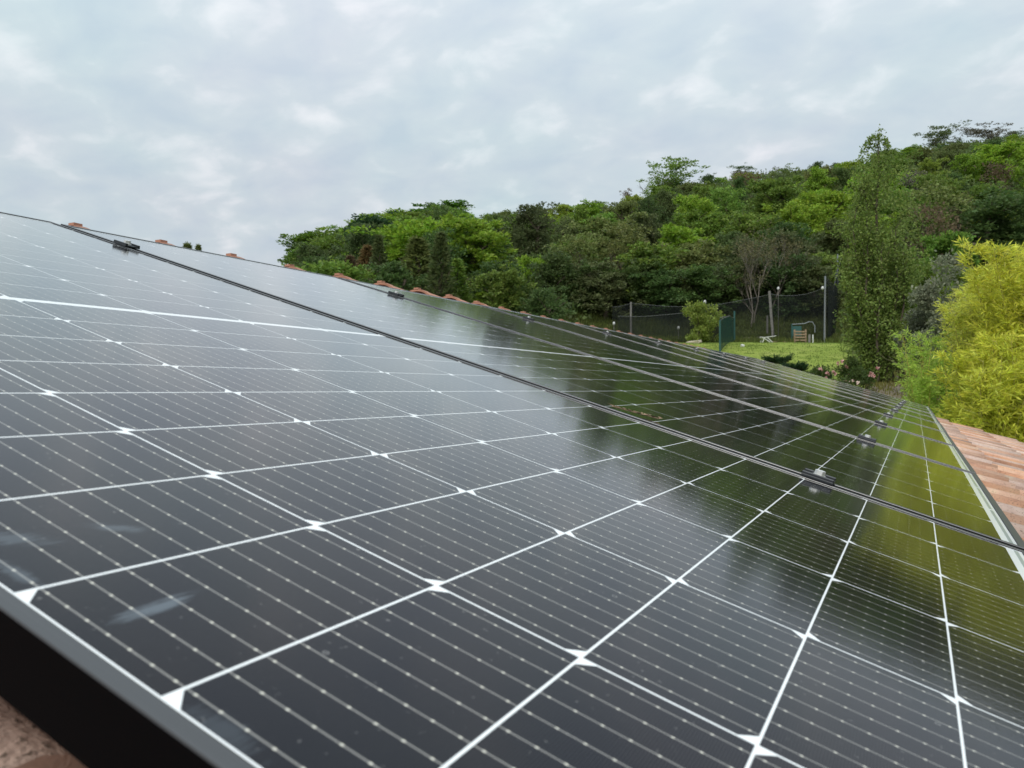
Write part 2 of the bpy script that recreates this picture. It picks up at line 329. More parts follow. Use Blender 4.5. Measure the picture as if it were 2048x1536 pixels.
# ------------------------------------------------------------------ house: roof tiles, ridge, walls
def tile_material():
    m, nt, p, N, L = mat('weathered_terracotta')
    oi = N('ShaderNodeObjectInfo'); geo = N('ShaderNodeNewGeometry')
    add = N('ShaderNodeVectorMath'); add.operation = 'ADD'; sc = N('ShaderNodeCombineXYZ'); rr = mathn(N, L, 'MULTIPLY', oi.outputs['Random'], 37.0); L(rr, sc.inputs[0]); L(rr, sc.inputs[1])
    tc = N('ShaderNodeTexCoord'); L(tc.outputs['Object'], add.inputs[0]); L(sc.outputs[0], add.inputs[1])
    n = N('ShaderNodeTexNoise'); n.inputs['Scale'].default_value = 7; n.inputs['Detail'].default_value = 8; n.inputs['Roughness'].default_value = 0.68; L(add.outputs[0], n.inputs['Vector'])
    r = N('ShaderNodeValToRGB'); L(n.outputs['Fac'], r.inputs[0]); e = r.color_ramp.elements
    e[0].position = 0.30; e[0].color = (0.31, 0.16, 0.105, 1); e[1].position = 0.72; e[1].color = (0.66, 0.49, 0.29, 1)
    q = e.new(0.46); q.color = (0.53, 0.285, 0.18, 1); q = e.new(0.58); q.color = (0.57, 0.34, 0.22, 1)
    hs = N('ShaderNodeHueSaturation'); L(r.outputs[0], hs.inputs['Color'])
    v1 = N('ShaderNodeMapRange'); L(oi.outputs['Random'], v1.inputs['Value']); v1.inputs['To Min'].default_value = 0.66; v1.inputs['To Max'].default_value = 1.2; L(v1.outputs[0], hs.inputs['Value'])
    v2 = N('ShaderNodeMapRange'); L(mathn(N, L, 'FRACT', mathn(N, L, 'MULTIPLY', oi.outputs['Random'], 7.3)), v2.inputs['Value']); v2.inputs['To Min'].default_value = 0.6; v2.inputs['To Max'].default_value = 1.08; L(v2.outputs[0], hs.inputs['Saturation'])
    # lichen and soot specks
    n2 = N('ShaderNodeTexNoise'); n2.inputs['Scale'].default_value = 210; n2.inputs['Detail'].default_value = 3; L(add.outputs[0], n2.inputs['Vector'])
    sp = N('ShaderNodeMapRange'); L(n2.outputs['Fac'], sp.inputs['Value']); sp.inputs['From Min'].default_value = 0.60; sp.inputs['From Max'].default_value = 0.65; sp.inputs['To Max'].default_value = 0.75
    mx = N('ShaderNodeMix'); mx.data_type = 'RGBA'; L(sp.outputs[0], mx.inputs['Factor']); L(hs.outputs[0], mx.inputs['A']); mx.inputs['B'].default_value = (0.10, 0.075, 0.055, 1)
    L(mx.outputs['Result'], p.inputs['Base Color']); p.inputs['Roughness'].default_value = 0.9; p.inputs['Specular IOR Level'].default_value = 0.25
    b = N('ShaderNodeBump'); b.inputs['Strength'].default_value = 0.5; b.inputs['Distance'].default_value = 0.003; L(n2.outputs['Fac'], b.inputs['Height']); L(b.outputs[0], p.inputs['Normal'])
    return m
M_TILE = tile_material()
TW, TL, TTOP = 0.215, 0.36, -0.118                  # tile pitch across, exposure up the slope, height of the crests
V_EAVE, V_RIDGE, U0, U1 = -1.72, 2.80, -1.55, 10.93
def tile_geo():
    prof = []
    for i in range(10):                             # rounded cover roll, then a shallow pan
        a = math.pi * i / 9; prof.append((-0.105 + 0.062 * (1 - math.cos(a)), 0.084 * math.sin(a) ** 0.9))
    prof += [(0.04, -0.012), (0.075, -0.016), (0.112, -0.004)]
    V = []; F = []; L_ = TL + 0.05; th = 0.013; k = len(prof)
    rows = ((0.0, 0.024, 1.04), (0.5, 0.012, 1.0), (1.0, 0.0, 0.95))
    for t, lift, w in rows:
        for x, z in prof: V.append((x * w, t * L_, z + lift))
    for x, z in prof: V.append((x * rows[0][2] * 0.97, 0.0, z + rows[0][1] - th))
    for r in range(2):
        for i in range(k - 1): F.append((r * k + i, r * k + i + 1, (r + 1) * k + i + 1, (r + 1) * k + i))
    for i in range(k - 1): F.append((3 * k + i, 3 * k + i + 1, i + 1, i))
    F.append((3 * k, 0, k, 2 * k)); F.append((k - 1, 4 * k - 1, 3 * k - 1, 2 * k - 1))
    return V, F
TV, TF = tile_geo(); tile_me = new_mesh('roof_tile', TV, TF, M_TILE, False)
for pl in tile_me.polygons: pl.use_smooth = pl.index < 24
house = link('tiled_house', None); house.location = (4.7, 0.5, 0)
tag(house, 'low house with weathered terracotta tiled roof under the solar panels', 'house')
HI = Matrix.Translation(-house.location)
spots = []
nu = int((U1 - U0) / TW); nv = int((V_RIDGE - V_EAVE) / TL)
for i in range(nu + 1):
    for j in range(nv + 1):
        u = U0 + (i + 0.5) * TW; v = V_EAVE + j * TL
        if v > V_RIDGE - 0.05: continue
        if u > U1: continue
        hidden = (0.12 < u < 10.4) and (v > -0.02)
        d = (Vector((u, v, TTOP)) - CAM_UVN).length
        inview = (u > 1.6 and v < 0.3) or (u < 0.4 and -0.2 < v < 1.2)
        spots.append(((2 if hidden else 0) + (0 if inview else 1), d, u, v))
spots.sort()
first = None; rest = MB()
for k, (h, d, u, v) in enumerate(spots):
    jm = Matrix.Translation((rnd.uniform(-.004, .004), rnd.uniform(-.012, .012), TTOP - 0.066 - 0.012 + rnd.uniform(-.003, .003))) @ Matrix.Rotation(rnd.uniform(-.012, .012), 4, 'Z')
    m4 = HI @ ROOF @ Matrix.Translation((u, v, 0)) @ jm
    if k < 300:
        if first is None: first = link('roof_tile', tile_me, house, m4)
        else:
            o = first.copy(); COL.objects.link(o); o.parent = house; o.matrix_local = m4
    else: rest.add([m4 @ Vector(q) for q in TV], TF)
tag(rest.build('remaining_roof_tiles', M_TILE, house), kind='stuff')
def ridge_geo():
    V = []; F = []; n = 12
    # (x along the ridge, radius): thick rolled collar at the near end, body tapering and dipping to the far end
    secs = [(0.0, 0.098, 0.0), (0.0, 0.1095, 0.0), (0.032, 0.1095, 0.0), (0.036, 0.106, 0.0), (0.20, 0.098, -0.006), (0.42, 0.084, -0.028), (0.42, 0.074, -0.028)]
    for x, r, dz in secs:
        for i in range(n + 1):
            a = math.pi * i / n; V.append((x, -r * 1.15 * math.cos(a), r * math.sin(a) + dz))
    for s in range(len(secs) - 1):
        for i in range(n): a = s * (n + 1) + i; F.append((a, a + 1, a + n + 2, a + n + 1))
    return V, F
RV, RF = ridge_geo(); M_RIDGE = simple('fresh_terracotta', (0.40, 0.205, 0.14), 0.8, 0, 0.35, 9, 0.3, 0.3)
ridge_me = new_mesh('ridge_tile', RV, RF, M_RIDGE)
lug = MB(); lug.box((0.016, 0, 0.112), (0.032, 0.030, 0.013)); lug_me = new_mesh('tile_lug', lug.V, lug.F, M_RIDGE)
u = U0 - 0.06; k = 0
while u < U1 - 0.1:
    m4 = HI @ ROOF @ Matrix.Translation((u, 2.78, -0.1655 + .018 * math.exp(-((u - 3.7) / .95) ** 2))) @ Matrix.Rotation(-TILT, 4, 'X') @ Matrix.Rotation(rnd.uniform(-.015, .015), 4, 'Z') @ Matrix.Rotation(rnd.uniform(-.008, .012), 4, 'Y')
    o = link('ridge_tile', ridge_me, house, m4); link('tile_lug', lug_me, o)
    u += 0.352; k += 1
M_RENDER = simple('ochre_lime_render', (0.42, 0.34, 0.24), 0.9, 0, 0.15, 4, 0.3, 0.2)
M_WOOD = simple('weathered_timber', (0.16, 0.11, 0.07), 0.8, 0, 0.3, 12, 0.3, 0.3)
def roofpt(u, v, h): return ROOF @ Vector((u, v, h))
def slab(name, pts, mat_, th):                      # roof deck slab following the slope
    b = MB(); P = [roofpt(*p) for p in pts]; Q = [roofpt(p[0], p[1], p[2] - th) for p in pts]
    b.add([p - house.location for p in P + Q], [(0, 1, 2, 3), (7, 6, 5, 4), (0, 4, 5, 1), (1, 5, 6, 2), (2, 6, 7, 3), (3, 7, 4, 0)])
    return b.build(name, mat_, house)
slab('roof_deck', [(U0 + .05, V_EAVE + .06, TTOP - .13), (U1 - .06, V_EAVE + .06, TTOP - .13), (U1 - .06, V_RIDGE, TTOP - .13), (U0 + .05, V_RIDGE, TTOP - .13)], M_WOOD, 0.06)
ridge_w = roofpt(0, V_RIDGE, TTOP - .10); eave_w = roofpt(0, V_EAVE, TTOP - .2)
depth = 2 * (ridge_w.y - eave_w.y)
b = MB(); hy = ridge_w.y; run = hy - eave_w.y       # far slope behind the ridge
b.add([Vector(q) - house.location for q in ((U0, hy + .02, ridge_w.z), (U1 - .05, hy + .02, ridge_w.z), (U1 - .05, hy + run, ridge_w.z - run * math.tan(TILT)), (U0, hy + run, ridge_w.z - run * math.tan(TILT)),
      (U0, hy + .02, ridge_w.z - .08), (U1 - .05, hy + .02, ridge_w.z - .08), (U1 - .05, hy + run, ridge_w.z - .08 - run * math.tan(TILT)), (U0, hy + run, ridge_w.z - .08 - run * math.tan(TILT)))],
      [(0, 1, 2, 3), (7, 6, 5, 4), (0, 4, 5, 1), (1, 5, 6, 2), (2, 6, 7, 3), (3, 7, 4, 0)])
b.build('back_slope', M_TILE, house)
for (x0, x1, y0, y1) in ((U0 + .3, U1 - .5, eave_w.y + .35, eave_w.y + .6), (U0 + .3, U1 - .5, hy + run - .6, hy + run - .35)):
    b = MB(); ht = 2.75 + (y0 - ROOF0.y) * math.tan(TILT) - .33 if y0 < hy else eave_w.z - .05
    b.box(((x0 + x1) / 2 - house.location.x, (y0 + y1) / 2 - house.location.y, ht / 2 - 0.15), (x1 - x0, y1 - y0, ht + .3)); b.build('wall', M_RENDER, house)
for x in (U0 + .42, U1 - .62):                      # gable walls
    y0, y1 = eave_w.y + .6, hy + run - .6; zt = 2.75 + (y0 - ROOF0.y) * math.tan(TILT) - .36; zr = ridge_w.z - .22
    b = MB(); P = [(y0, -.3), (y1, -.3), (y1, zt), (hy, zr), (y0, zt)]
    VV = [Vector((x + s, y, z)) - house.location for s in (-.12, .12) for y, z in P]
    b.add(VV, [(4, 3, 2, 1, 0), (5, 6, 7, 8, 9)] + [(i, (i + 1) % 5, 5 + (i + 1) % 5, 5 + i) for i in range(5)]); b.build('gable_wall', M_RENDER, house)

# ------------------------------------------------------------------ solar panels
PW, PL, PITCH = 1.0285, 2.096, 1.0525                 # width across, length up the slope, spacing
CP, RP, GAP = 0.168, 0.0843, 0.012                  # cell pitch across and along, extra gap at half length
V0 = -0.0305; UL = -0.01025
def cell_geo():
    w, h, c, t = 0.1664 / 2, 0.0828 / 2, 0.0080, 0.00003
    P = [(-w, -h + c), (-w + c, -h), (w - c, -h), (w, -h + c), (w, h), (-w, h)]
    V = [(x, y, 0.0) for x, y in P] + [(x, y, t) for x, y in P]
    F = [(6, 7, 8, 9, 10, 11)] + [(i, (i + 1) % 6, 6 + (i + 1) % 6, 6 + i) for i in range(6)]
    me = new_mesh('solar_cell', V, F, M_CELL)
    uvl = me.uv_layers.new(name='UVMap')
    for lp in me.loops:
        co = me.vertices[lp.vertex_index].co; uvl.data[lp.index].uv = ((co.x + w) / (2 * w), (co.y + h) / (2 * h))
    return me
CELL = cell_geo(); FT = 0.0018
def rail_me(c, d, horiz=False):
    V, F = bevelled_box((0, 0, 0), d, 0.0011, 2)
    if horiz: V = [Vector((v.y, v.x, v.z)) for v in V]; F = [tuple(reversed(f)) for f in F]
    me = new_mesh('frame_rail', V, F, M_FRAME); me.materials.append(M_FSIDE)
    for pl in me.polygons: pl.material_index = 0 if pl.normal.z > 0.3 else 1
    return me
LONG = rail_me(0, (0.0085, PL, 0.0315)); SHORT = rail_me(0, (0.012, PW - 0.0172, 0.0315), True)
ib = MB(); ib.box((0, 0, 0), (PW - .02, PL - .02, .002)); BACK = new_mesh('laminate', ib.V, ib.F, M_SHEET)
rb = MB(); rb.box((0, 0, 0), (0.322, 0.005, 0.0003)); RIBB = new_mesh('busbar_ribbon', rb.V, rb.F, M_RIBBON)
jb = MB(); jb.box((0, 0, 0), (.10, .07, .016)); JBOX = new_mesh('junction_box', jb.V, jb.F, M_CLAMP)
def make_panel(u0):
    root = link('solar_panel', None, None, ROOF @ Matrix.Translation((u0, 0, 0)))
    uc, vc = UL + PW / 2, V0 + PL / 2
    link('laminate', BACK, root, Matrix.Translation((uc, vc, -.001)))
    for s in (-1, 1):
        link('frame_rail', LONG, root, Matrix.Translation((uc + s * (PW / 2 - .00425), vc, FT - .01575)))
        link('frame_rail', SHORT, root, Matrix.Translation((uc, vc + s * (PL / 2 - .006), FT - .01575)))
    for c in range(6):
        for r in range(24):
            m4 = Matrix.Translation(((c + .5) * CP, (r + .5) * RP + (GAP if r >= 12 else 0), 0.0))
            if c % 2 == 0: m4 = m4 @ Matrix.Rotation(math.pi, 4, 'Z')
            link('solar_cell', CELL, root, m4)
    for k in range(3):
        for v in (V0 + .0195, V0 + PL - .0195): link('busbar_ribbon', RIBB, root, Matrix.Translation((CP * (2 * k + 1), v, 0.00016)))
    for k in range(3): link('junction_box', JBOX, root, Matrix.Translation((CP * (2 * k + 1), vc, -.0102)))
    return root
def copy_tree(o, parent=None):
    c = o.copy(); COL.objects.link(c)
    if parent: c.parent = parent
    for ch in o.children: copy_tree(ch, c)
    return c
ORD = ['first', 'second', 'third', 'fourth', 'fifth', 'sixth', 'seventh', 'eighth', 'ninth', 'tenth']
NPAN = 10
p0 = make_panel(0.0)
for k in range(NPAN):
    o = p0 if k == 0 else copy_tree(p0)
    o.matrix_world = ROOF @ Matrix.Translation((k * PITCH + (0 if k == 0 else rnd.uniform(-.0015, .0015)), rnd.uniform(-.003, .003) if k else 0, rnd.uniform(-.0012, .0012) if k else 0)) @ Matrix.Rotation(rnd.uniform(-.0012, .0012) if k else 0, 4, 'Y')
    lab = ['black framed solar panel nearest the camera, with pale smears on its glass', 'second solar panel from the camera, mirroring both sky and trees'][k] if k < 2 else \
          ('tenth and farthest solar panel, at the far end of the roof' if k == 9 else '%s solar panel counting from the near end of the row' % ORD[k])
    tag(o, lab, 'solar panel', 'solar panels in a row on the tiled roof')
# mid clamps on every seam
def make_clamp():
    root = link('panel_clamp', None)
    b = MB(); V, F = bevelled_box((0, 0, 0.0045), (0.038, 0.044, 0.004), .0008); b.add(V, F)
    for s in (-1, 1): V, F = bevelled_box((s * .0155, 0, 0.0078), (0.006, 0.044, 0.005), .001); b.add(V, F)
    b.box((0, 0, -.014), (0.014, 0.036, 0.032)); b.build('clamp_body', M_CLAMP, root)
    w = MB(); w.tube([(0, 0, .0066), (0, 0, .0086)], .0095, 16); w.build('washer', M_BOLT, root)
    h = MB(); h.tube([(0, 0, .0087), (0, 0, .0155)], [.0075, .0072], 6); h.build('bolt_head', M_BOLT, root)
    return root
cl0 = make_clamp()
for k in range(NPAN - 1):
    for q, (v, side) in enumerate(((0.233, 'eaves'), (1.79, 'ridge'))):
        o = cl0 if (k == 0 and q == 0) else copy_tree(cl0)
        o.matrix_world = ROOF @ Matrix.Translation((k * PITCH + UL + PW + .012, v + rnd.uniform(-.006, .006), 0))
        tag(o, 'black clamp with silver bolt on the %s panel seam, %s side' % (ORD[k], side), 'clamp', 'clamps holding the solar panels')
for v, side in ((0.233, 'eaves'), (1.79, 'ridge')):
    b = MB(); b.box((NPAN * PITCH / 2 - .01, v, -.0305 - .021), (NPAN * PITCH + .10, .038, .038))
    o = b.build('mounting_rail', M_RAIL, None, ROOF.copy()); tag(o, 'aluminium mounting rail under the solar panels, %s side' % side, 'rail', 'rails under the panels')

# ------------------------------------------------------------------ vegetation generators
def leaf_material(name, trans=0.3, rough=0.55, var=0.35):
    m, nt, p, N, L = mat(name)
    oi = N('ShaderNodeObjectInfo'); geo = N('ShaderNodeNewGeometry')
    hs = N('ShaderNodeHueSaturation'); L(oi.outputs['Color'], hs.inputs['Color'])
    rv = geo.outputs['Random Per Island']
    v = N('ShaderNodeMapRange'); L(rv, v.inputs['Value']); v.inputs['To Min'].default_value = 1 - var; v.inputs['To Max'].default_value = 1 + var; L(v.outputs[0], hs.inputs['Value'])
    h = N('ShaderNodeMapRange'); L(mathn(N, L, 'FRACT', mathn(N, L, 'MULTIPLY', rv, 13.7)), h.inputs['Value']); h.inputs['To Min'].default_value = 0.482; h.inputs['To Max'].default_value = 0.518; L(h.outputs[0], hs.inputs['Hue'])
    L(hs.outputs[0], p.inputs['Base Color']); p.inputs['Roughness'].default_value = rough; p.inputs['Specular IOR Level'].default_value = 0.3
    tr = N('ShaderNodeBsdfTranslucent'); L(hs.outputs[0], tr.inputs['Color'])
    mx = N('ShaderNodeMixShader'); mx.inputs[0].default_value = trans; out = nt.nodes['Material Output']
    L(p.outputs[0], mx.inputs[1]); L(tr.outputs[0], mx.inputs[2]); L(mx.outputs[0], out.inputs['Surface'])
    return m
M_LEAF = leaf_material('leaves', 0.45); M_BLADE = leaf_material('bamboo_leaves', 0.5, 0.45, 0.35)
M_BARK = simple('grey_brown_bark', (0.115, 0.09, 0.068), 0.9, 0, 0.4, 6, 0.6, 0.2)
M_PALE = simple('pale_dead_wood', (0.235, 0.20, 0.165), 0.9, 0, 0.25, 6, 0.3, 0.2)
M_CULM = simple('golden_bamboo_culm', (0.36, 0.33, 0.07), 0.45, 0, 0.25, 5)
def unit(a): return a / np.maximum(np.linalg.norm(a, axis=-1, keepdims=True), 1e-9)
def leaf_quads(P, D, length, width, g):             # a folded diamond leaf at every point, growing along D
    n = len(P); D = unit(D); rv = g.normal(size=(n, 3)); s = unit(np.cross(D, rv)); nn = np.cross(s, D)
    Lh = (length * g.uniform(.65, 1.3, n))[:, None]; W = (width * g.uniform(.7, 1.25, n))[:, None]
    V = np.stack([P, P + D * Lh * .45 + s * W * .5 + nn * W * .12, P + D * Lh, P + D * Lh * .45 - s * W * .5 + nn * W * .12], 1).reshape(-1, 3)
    return V, np.arange(4 * n).reshape(n, 4)
def sph(n, g): return unit(g.normal(size=(n, 3)))
def lobed_crown(g, n, w, h, lobes, leaf, up=0.25, jag=0.3, z0=0.0, base=0.15):
    """leaf quads on and in the lobes of an uneven crown w wide, h high, from z0 up"""
    C = []; Rr = []
    for i in range(lobes):
        for _ in range(50):
            q = g.uniform(-1, 1, 3)
            if np.linalg.norm(q) < 1: break
        zz = (q[2] * .5 + .5); wid = math.sin(math.pi * min(1, base + zz * (1 - base) * .93)) ** .6
        C.append((q[0] * w * .38 * wid, q[1] * w * .38 * wid, z0 + h * (.14 + .72 * zz))); Rr.append(w * g.uniform(.10, .25))
    C = np.array(C); Rr = np.array(Rr); wgt = Rr ** 2 / (Rr ** 2).sum()
    idx = g.choice(lobes, n, p=wgt); S_ = sph(n, g); S_[:, 2] += up * g.random(n); S_ = unit(S_); st = g.uniform(.75, 1.3, (lobes, 3))[idx]
    rad = Rr[idx] * (1 - np.abs(g.normal(0, jag, n)) * .6 + (g.random(n) < .22) * g.uniform(0, .45, n))
    P = C[idx] + S_ * rad[:, None] * st * np.array([1, 1, .85])
    D = S_ * .6 + g.normal(size=(n, 3)) * .6 + np.array([0, 0, .12])
    return leaf_quads(P, D, leaf, leaf * .72, g)
def spray_crown(g, n, w, h, leaf, limbs, z0=.2, rise=.75, clump=.42, flat=.72, per=7, aspect=.66):
    """a crown grown limb by limb: every limb carries flattened leaf sprays, so tiers, gaps and a ragged outline come by themselves"""
    C = []; Rr = []; off = g.normal(size=2) * w * .06
    for i in range(limbs):
        t = (i + g.random()) / limbs; z = z0 + h * (.06 + .74 * t); a = i * 2.4 + g.normal() * .5
        reach = w * .5 * (math.sin(math.pi * (.16 + .80 * t)) ** .7) * g.uniform(.45, 1.15); up_ = rise * g.uniform(.3, 1.3) * (.5 + t)
        for k in range(per):
            f = (k + g.random()) / per; r = reach * (.15 + .85 * f)
            c = np.array([math.cos(a) * r + off[0] * t, math.sin(a) * r + off[1] * t, z + r * up_ * .6]) + g.normal(size=3) * np.array([.09, .09, .075]) * w
            c[2] = min(c[2], z0 + h * g.uniform(.86, 1.0)); C.append(c); Rr.append(clump * w * .30 * g.uniform(.45, 1.15) * (1.1 - .4 * f))
    C = np.array(C); Rr = np.array(Rr); p = Rr ** 1.6; idx = g.choice(len(C), n, p=p / p.sum())
    S_ = sph(n, g); S_[:, 2] += .22; S_ = unit(S_); rad = Rr[idx] * g.random(n) ** .45 * (1 + (g.random(n) < .15) * g.uniform(0, .5, n))
    P = C[idx] + S_ * rad[:, None] * np.array([1, 1, flat])
    out = unit(P - np.array([0, 0, z0 + h * .3])); D = out * .7 + g.normal(size=(n, 3)) * .6 + np.array([0, 0, -.1])
    return leaf_quads(P, D, leaf, leaf * aspect, g)
def conifer_crown(g, n, w, h, leaf):
    t = g.random(n) ** 1.35; a = g.uniform(0, 2 * math.pi, n); tier = .72 + .28 * np.sin(t * h * 5.5 + 3 * np.sin(a * 3))
    r = w / 2 * (1 - t) ** .85 * tier * np.sqrt(g.uniform(.25, 1, n)); P = np.stack([r * np.cos(a), r * np.sin(a), .06 * h + t * h * .94], 1)
    D = np.stack([np.cos(a), np.sin(a), np.full(n, .25)], 1) + g.normal(size=(n, 3)) * .4
    return leaf_quads(P, D, leaf, leaf * .35, g)
def branches(g, p, d, length, rad, depth, mb, spread=.55, n=3, ends=None, upb=.25, k=5):
    p = Vector(p); d = Vector(d).normalized(); pts = [p.copy()]; q = p.copy(); dd = d.copy(); seg = 4
    for i in range(seg):
        dd = (dd + Vector(g.normal(size=3)) * .13 + Vector((0, 0, upb * .12))).normalized(); q = q + dd * length / seg; pts.append(q.copy())
    mb.tube(pts, [rad * (1 - .5 * i / seg) for i in range(seg + 1)], k, False)
    if ends is not None: ends.append((q.copy(), dd.copy(), depth))
    if depth <= 0: return
    for j in range(n):
        t = g.uniform(.4, 1.0); i = min(seg, int(t * seg)); b = pts[i]
        nd = (dd + Vector(g.normal(size=3)) * spread + Vector((0, 0, upb))).normalized()
        branches(g, b, nd, length * g.uniform(.55, .78), rad * .5, depth - 1, mb, spread, n, ends, upb, max(3, k - 1))
def trunk_mesh(g, h, rad, crown_w):                 # tapered trunk with a few limbs reaching into the crown
    b = MB(); pts = [(0, 0, -.4), (g.normal() * .04 * h, g.normal() * .04 * h, h * .4), (g.normal() * .05 * h, g.normal() * .05 * h, h * .8)]
    b.tube(pts, [rad, rad * .75, rad * .3], 7)
    for i in range(5):
        a = i * 1.256 + g.uniform(-.4, .4); z = h * g.uniform(.3, .6); e = crown_w * .33
        b.tube([(pts[1][0] * z / h * 2, pts[1][1] * z / h * 2, z), (math.cos(a) * e * .5, math.sin(a) * e * .5, z + h * .16), (math.cos(a) * e, math.sin(a) * e, z + h * .26)], [rad * .4, rad * .26, rad * .1], 5)
    return b

# prototypes for the hillside: (crown mesh, trunk mesh, natural width, natural height)
PROTO = {}
def proto(kind, seed):
    g = np.random.default_rng(seed)
    if kind == 'round': V, F = spray_crown(g, 6500, 6.0, 6.6, .31, int(g.integers(13, 19)), .3, .7, g.uniform(.38, .55))
    elif kind == 'bushy': V, F = spray_crown(g, 5200, 5.4, 4.4, .26, int(g.integers(12, 20)), .0, .55, g.uniform(.34, .5))
    elif kind == 'dense': V, F = spray_crown(g, 7000, 5.4, 7.0, .26, int(g.integers(18, 26)), .2, .9, g.uniform(.40, .5))
    elif kind == 'airy': V, F = spray_crown(g, 2600, 7.5, 7.6, .30, 13, .8, 1.0, .40, .5, 6)
    elif kind == 'conifer': V, F = conifer_crown(g, 3200, 3.6, 8.0, .42)
    elif kind == 'thin': V, F = spray_crown(g, 900, 4.4, 5.0, .24, 11, .4, 1.2, .5, .8, 6)
    w = 2 * float(np.percentile(np.hypot(V[:, 0], V[:, 1]), 94)); h = float(np.percentile(V[:, 2], 99.5))
    cr = new_mesh('crown', V, F, M_LEAF)
    b = MB()
    if kind in ('airy', 'thin'):
        hh = h * .42
        for s in range(3 if kind == 'airy' else 5):
            branches(g, (g.normal() * .2, g.normal() * .2, -.3), (g.normal() * .35, g.normal() * .35, 1), hh, .10 if kind == 'airy' else .045, 3, b, .5, 3, None, .3, 5)
        tm = new_mesh('trunk', b.V, b.F, M_BARK if kind == 'airy' else M_PALE)
    else:
        b = trunk_mesh(g, h, .16 + .012 * w, w); tm = new_mesh('trunk', b.V, b.F, M_BARK)
    return (cr, tm, w, h)
KINDS_ = [('round', 7), ('bushy', 7), ('dense', 5), ('airy', 3), ('conifer', 2), ('thin', 3)]
sd_ = 100
for kname, cnt in KINDS_:
    for i in range(cnt): PROTO[(kname, i)] = proto(kname, sd_); sd_ += 1
NPROTO = dict(KINDS_)
TREES = []
TOP_PX = [-300, 400, 540, 560, 600, 640, 700, 760, 800, 850, 900, 930, 945, 980, 1020, 1080, 1140, 1190, 1250, 1280, 1410, 1480, 1540, 1600, 1700, 1800, 1850, 1900, 2048, 2400]
TOP_PY = [640, 560, 540, 512, 489, 471, 450, 441, 430, 416, 412, 416, 441, 430, 421, 409, 413, 404, 396, 378, 353, 342, 336, 331, 318, 300, 288, 280, 272, 270]
def plant(kind, px, d, width, height, col, name, look, label=None, cat='tree', tone=None):
    cr, tm, w, h = PROTO[(kind, rnd.randrange(NPROTO[kind]))]
    if not label:                                   # crowns stay under the even canopy line of the wood
        room = hgt(float(np.interp(px, TOP_PX, TOP_PY)) + rnd.uniform(-5, 20), d) - float(ground_rel((px - 1024) / FPX * d, d))
        if room < 1.2: return None
        if height > room: width *= max(.72, room / height); height = room
    r = link(name, None); p = at(px, d, -.15); r.location = p
    a = rnd.uniform(0, 6.28)
    sm = Matrix.Rotation(a, 4, 'Z') @ Matrix.Diagonal((width / w, width / w, height / h, 1))
    link('trunk', tm, r, sm); c = link('crown', cr, r, sm)
    c.color = (*col, 1)
    r['category'] = cat
    if label: r['label'] = label
    else: TREES.append((r, look, px, d))
    return r
G = {'bright': (0.235, 0.35, 0.038), 'mid': (0.18, 0.275, 0.048), 'dark': (0.094, 0.152, 0.042), 'deep': (0.122, 0.158, 0.056), 'olive': (0.165, 0.195, 0.06),
     'lime': (0.27, 0.35, 0.05), 'brown': (0.165, 0.12, 0.068), 'grey': (0.15, 0.14, 0.10), 'sage': (0.15, 0.19, 0.12), 'rust': (0.21, 0.145, 0.06)}
def jit(c, s=.16):
    k = 1 + rnd.uniform(-s, s); return tuple(max(.008, x * k * (1 + rnd.uniform(-.07, .07))) for x in c)
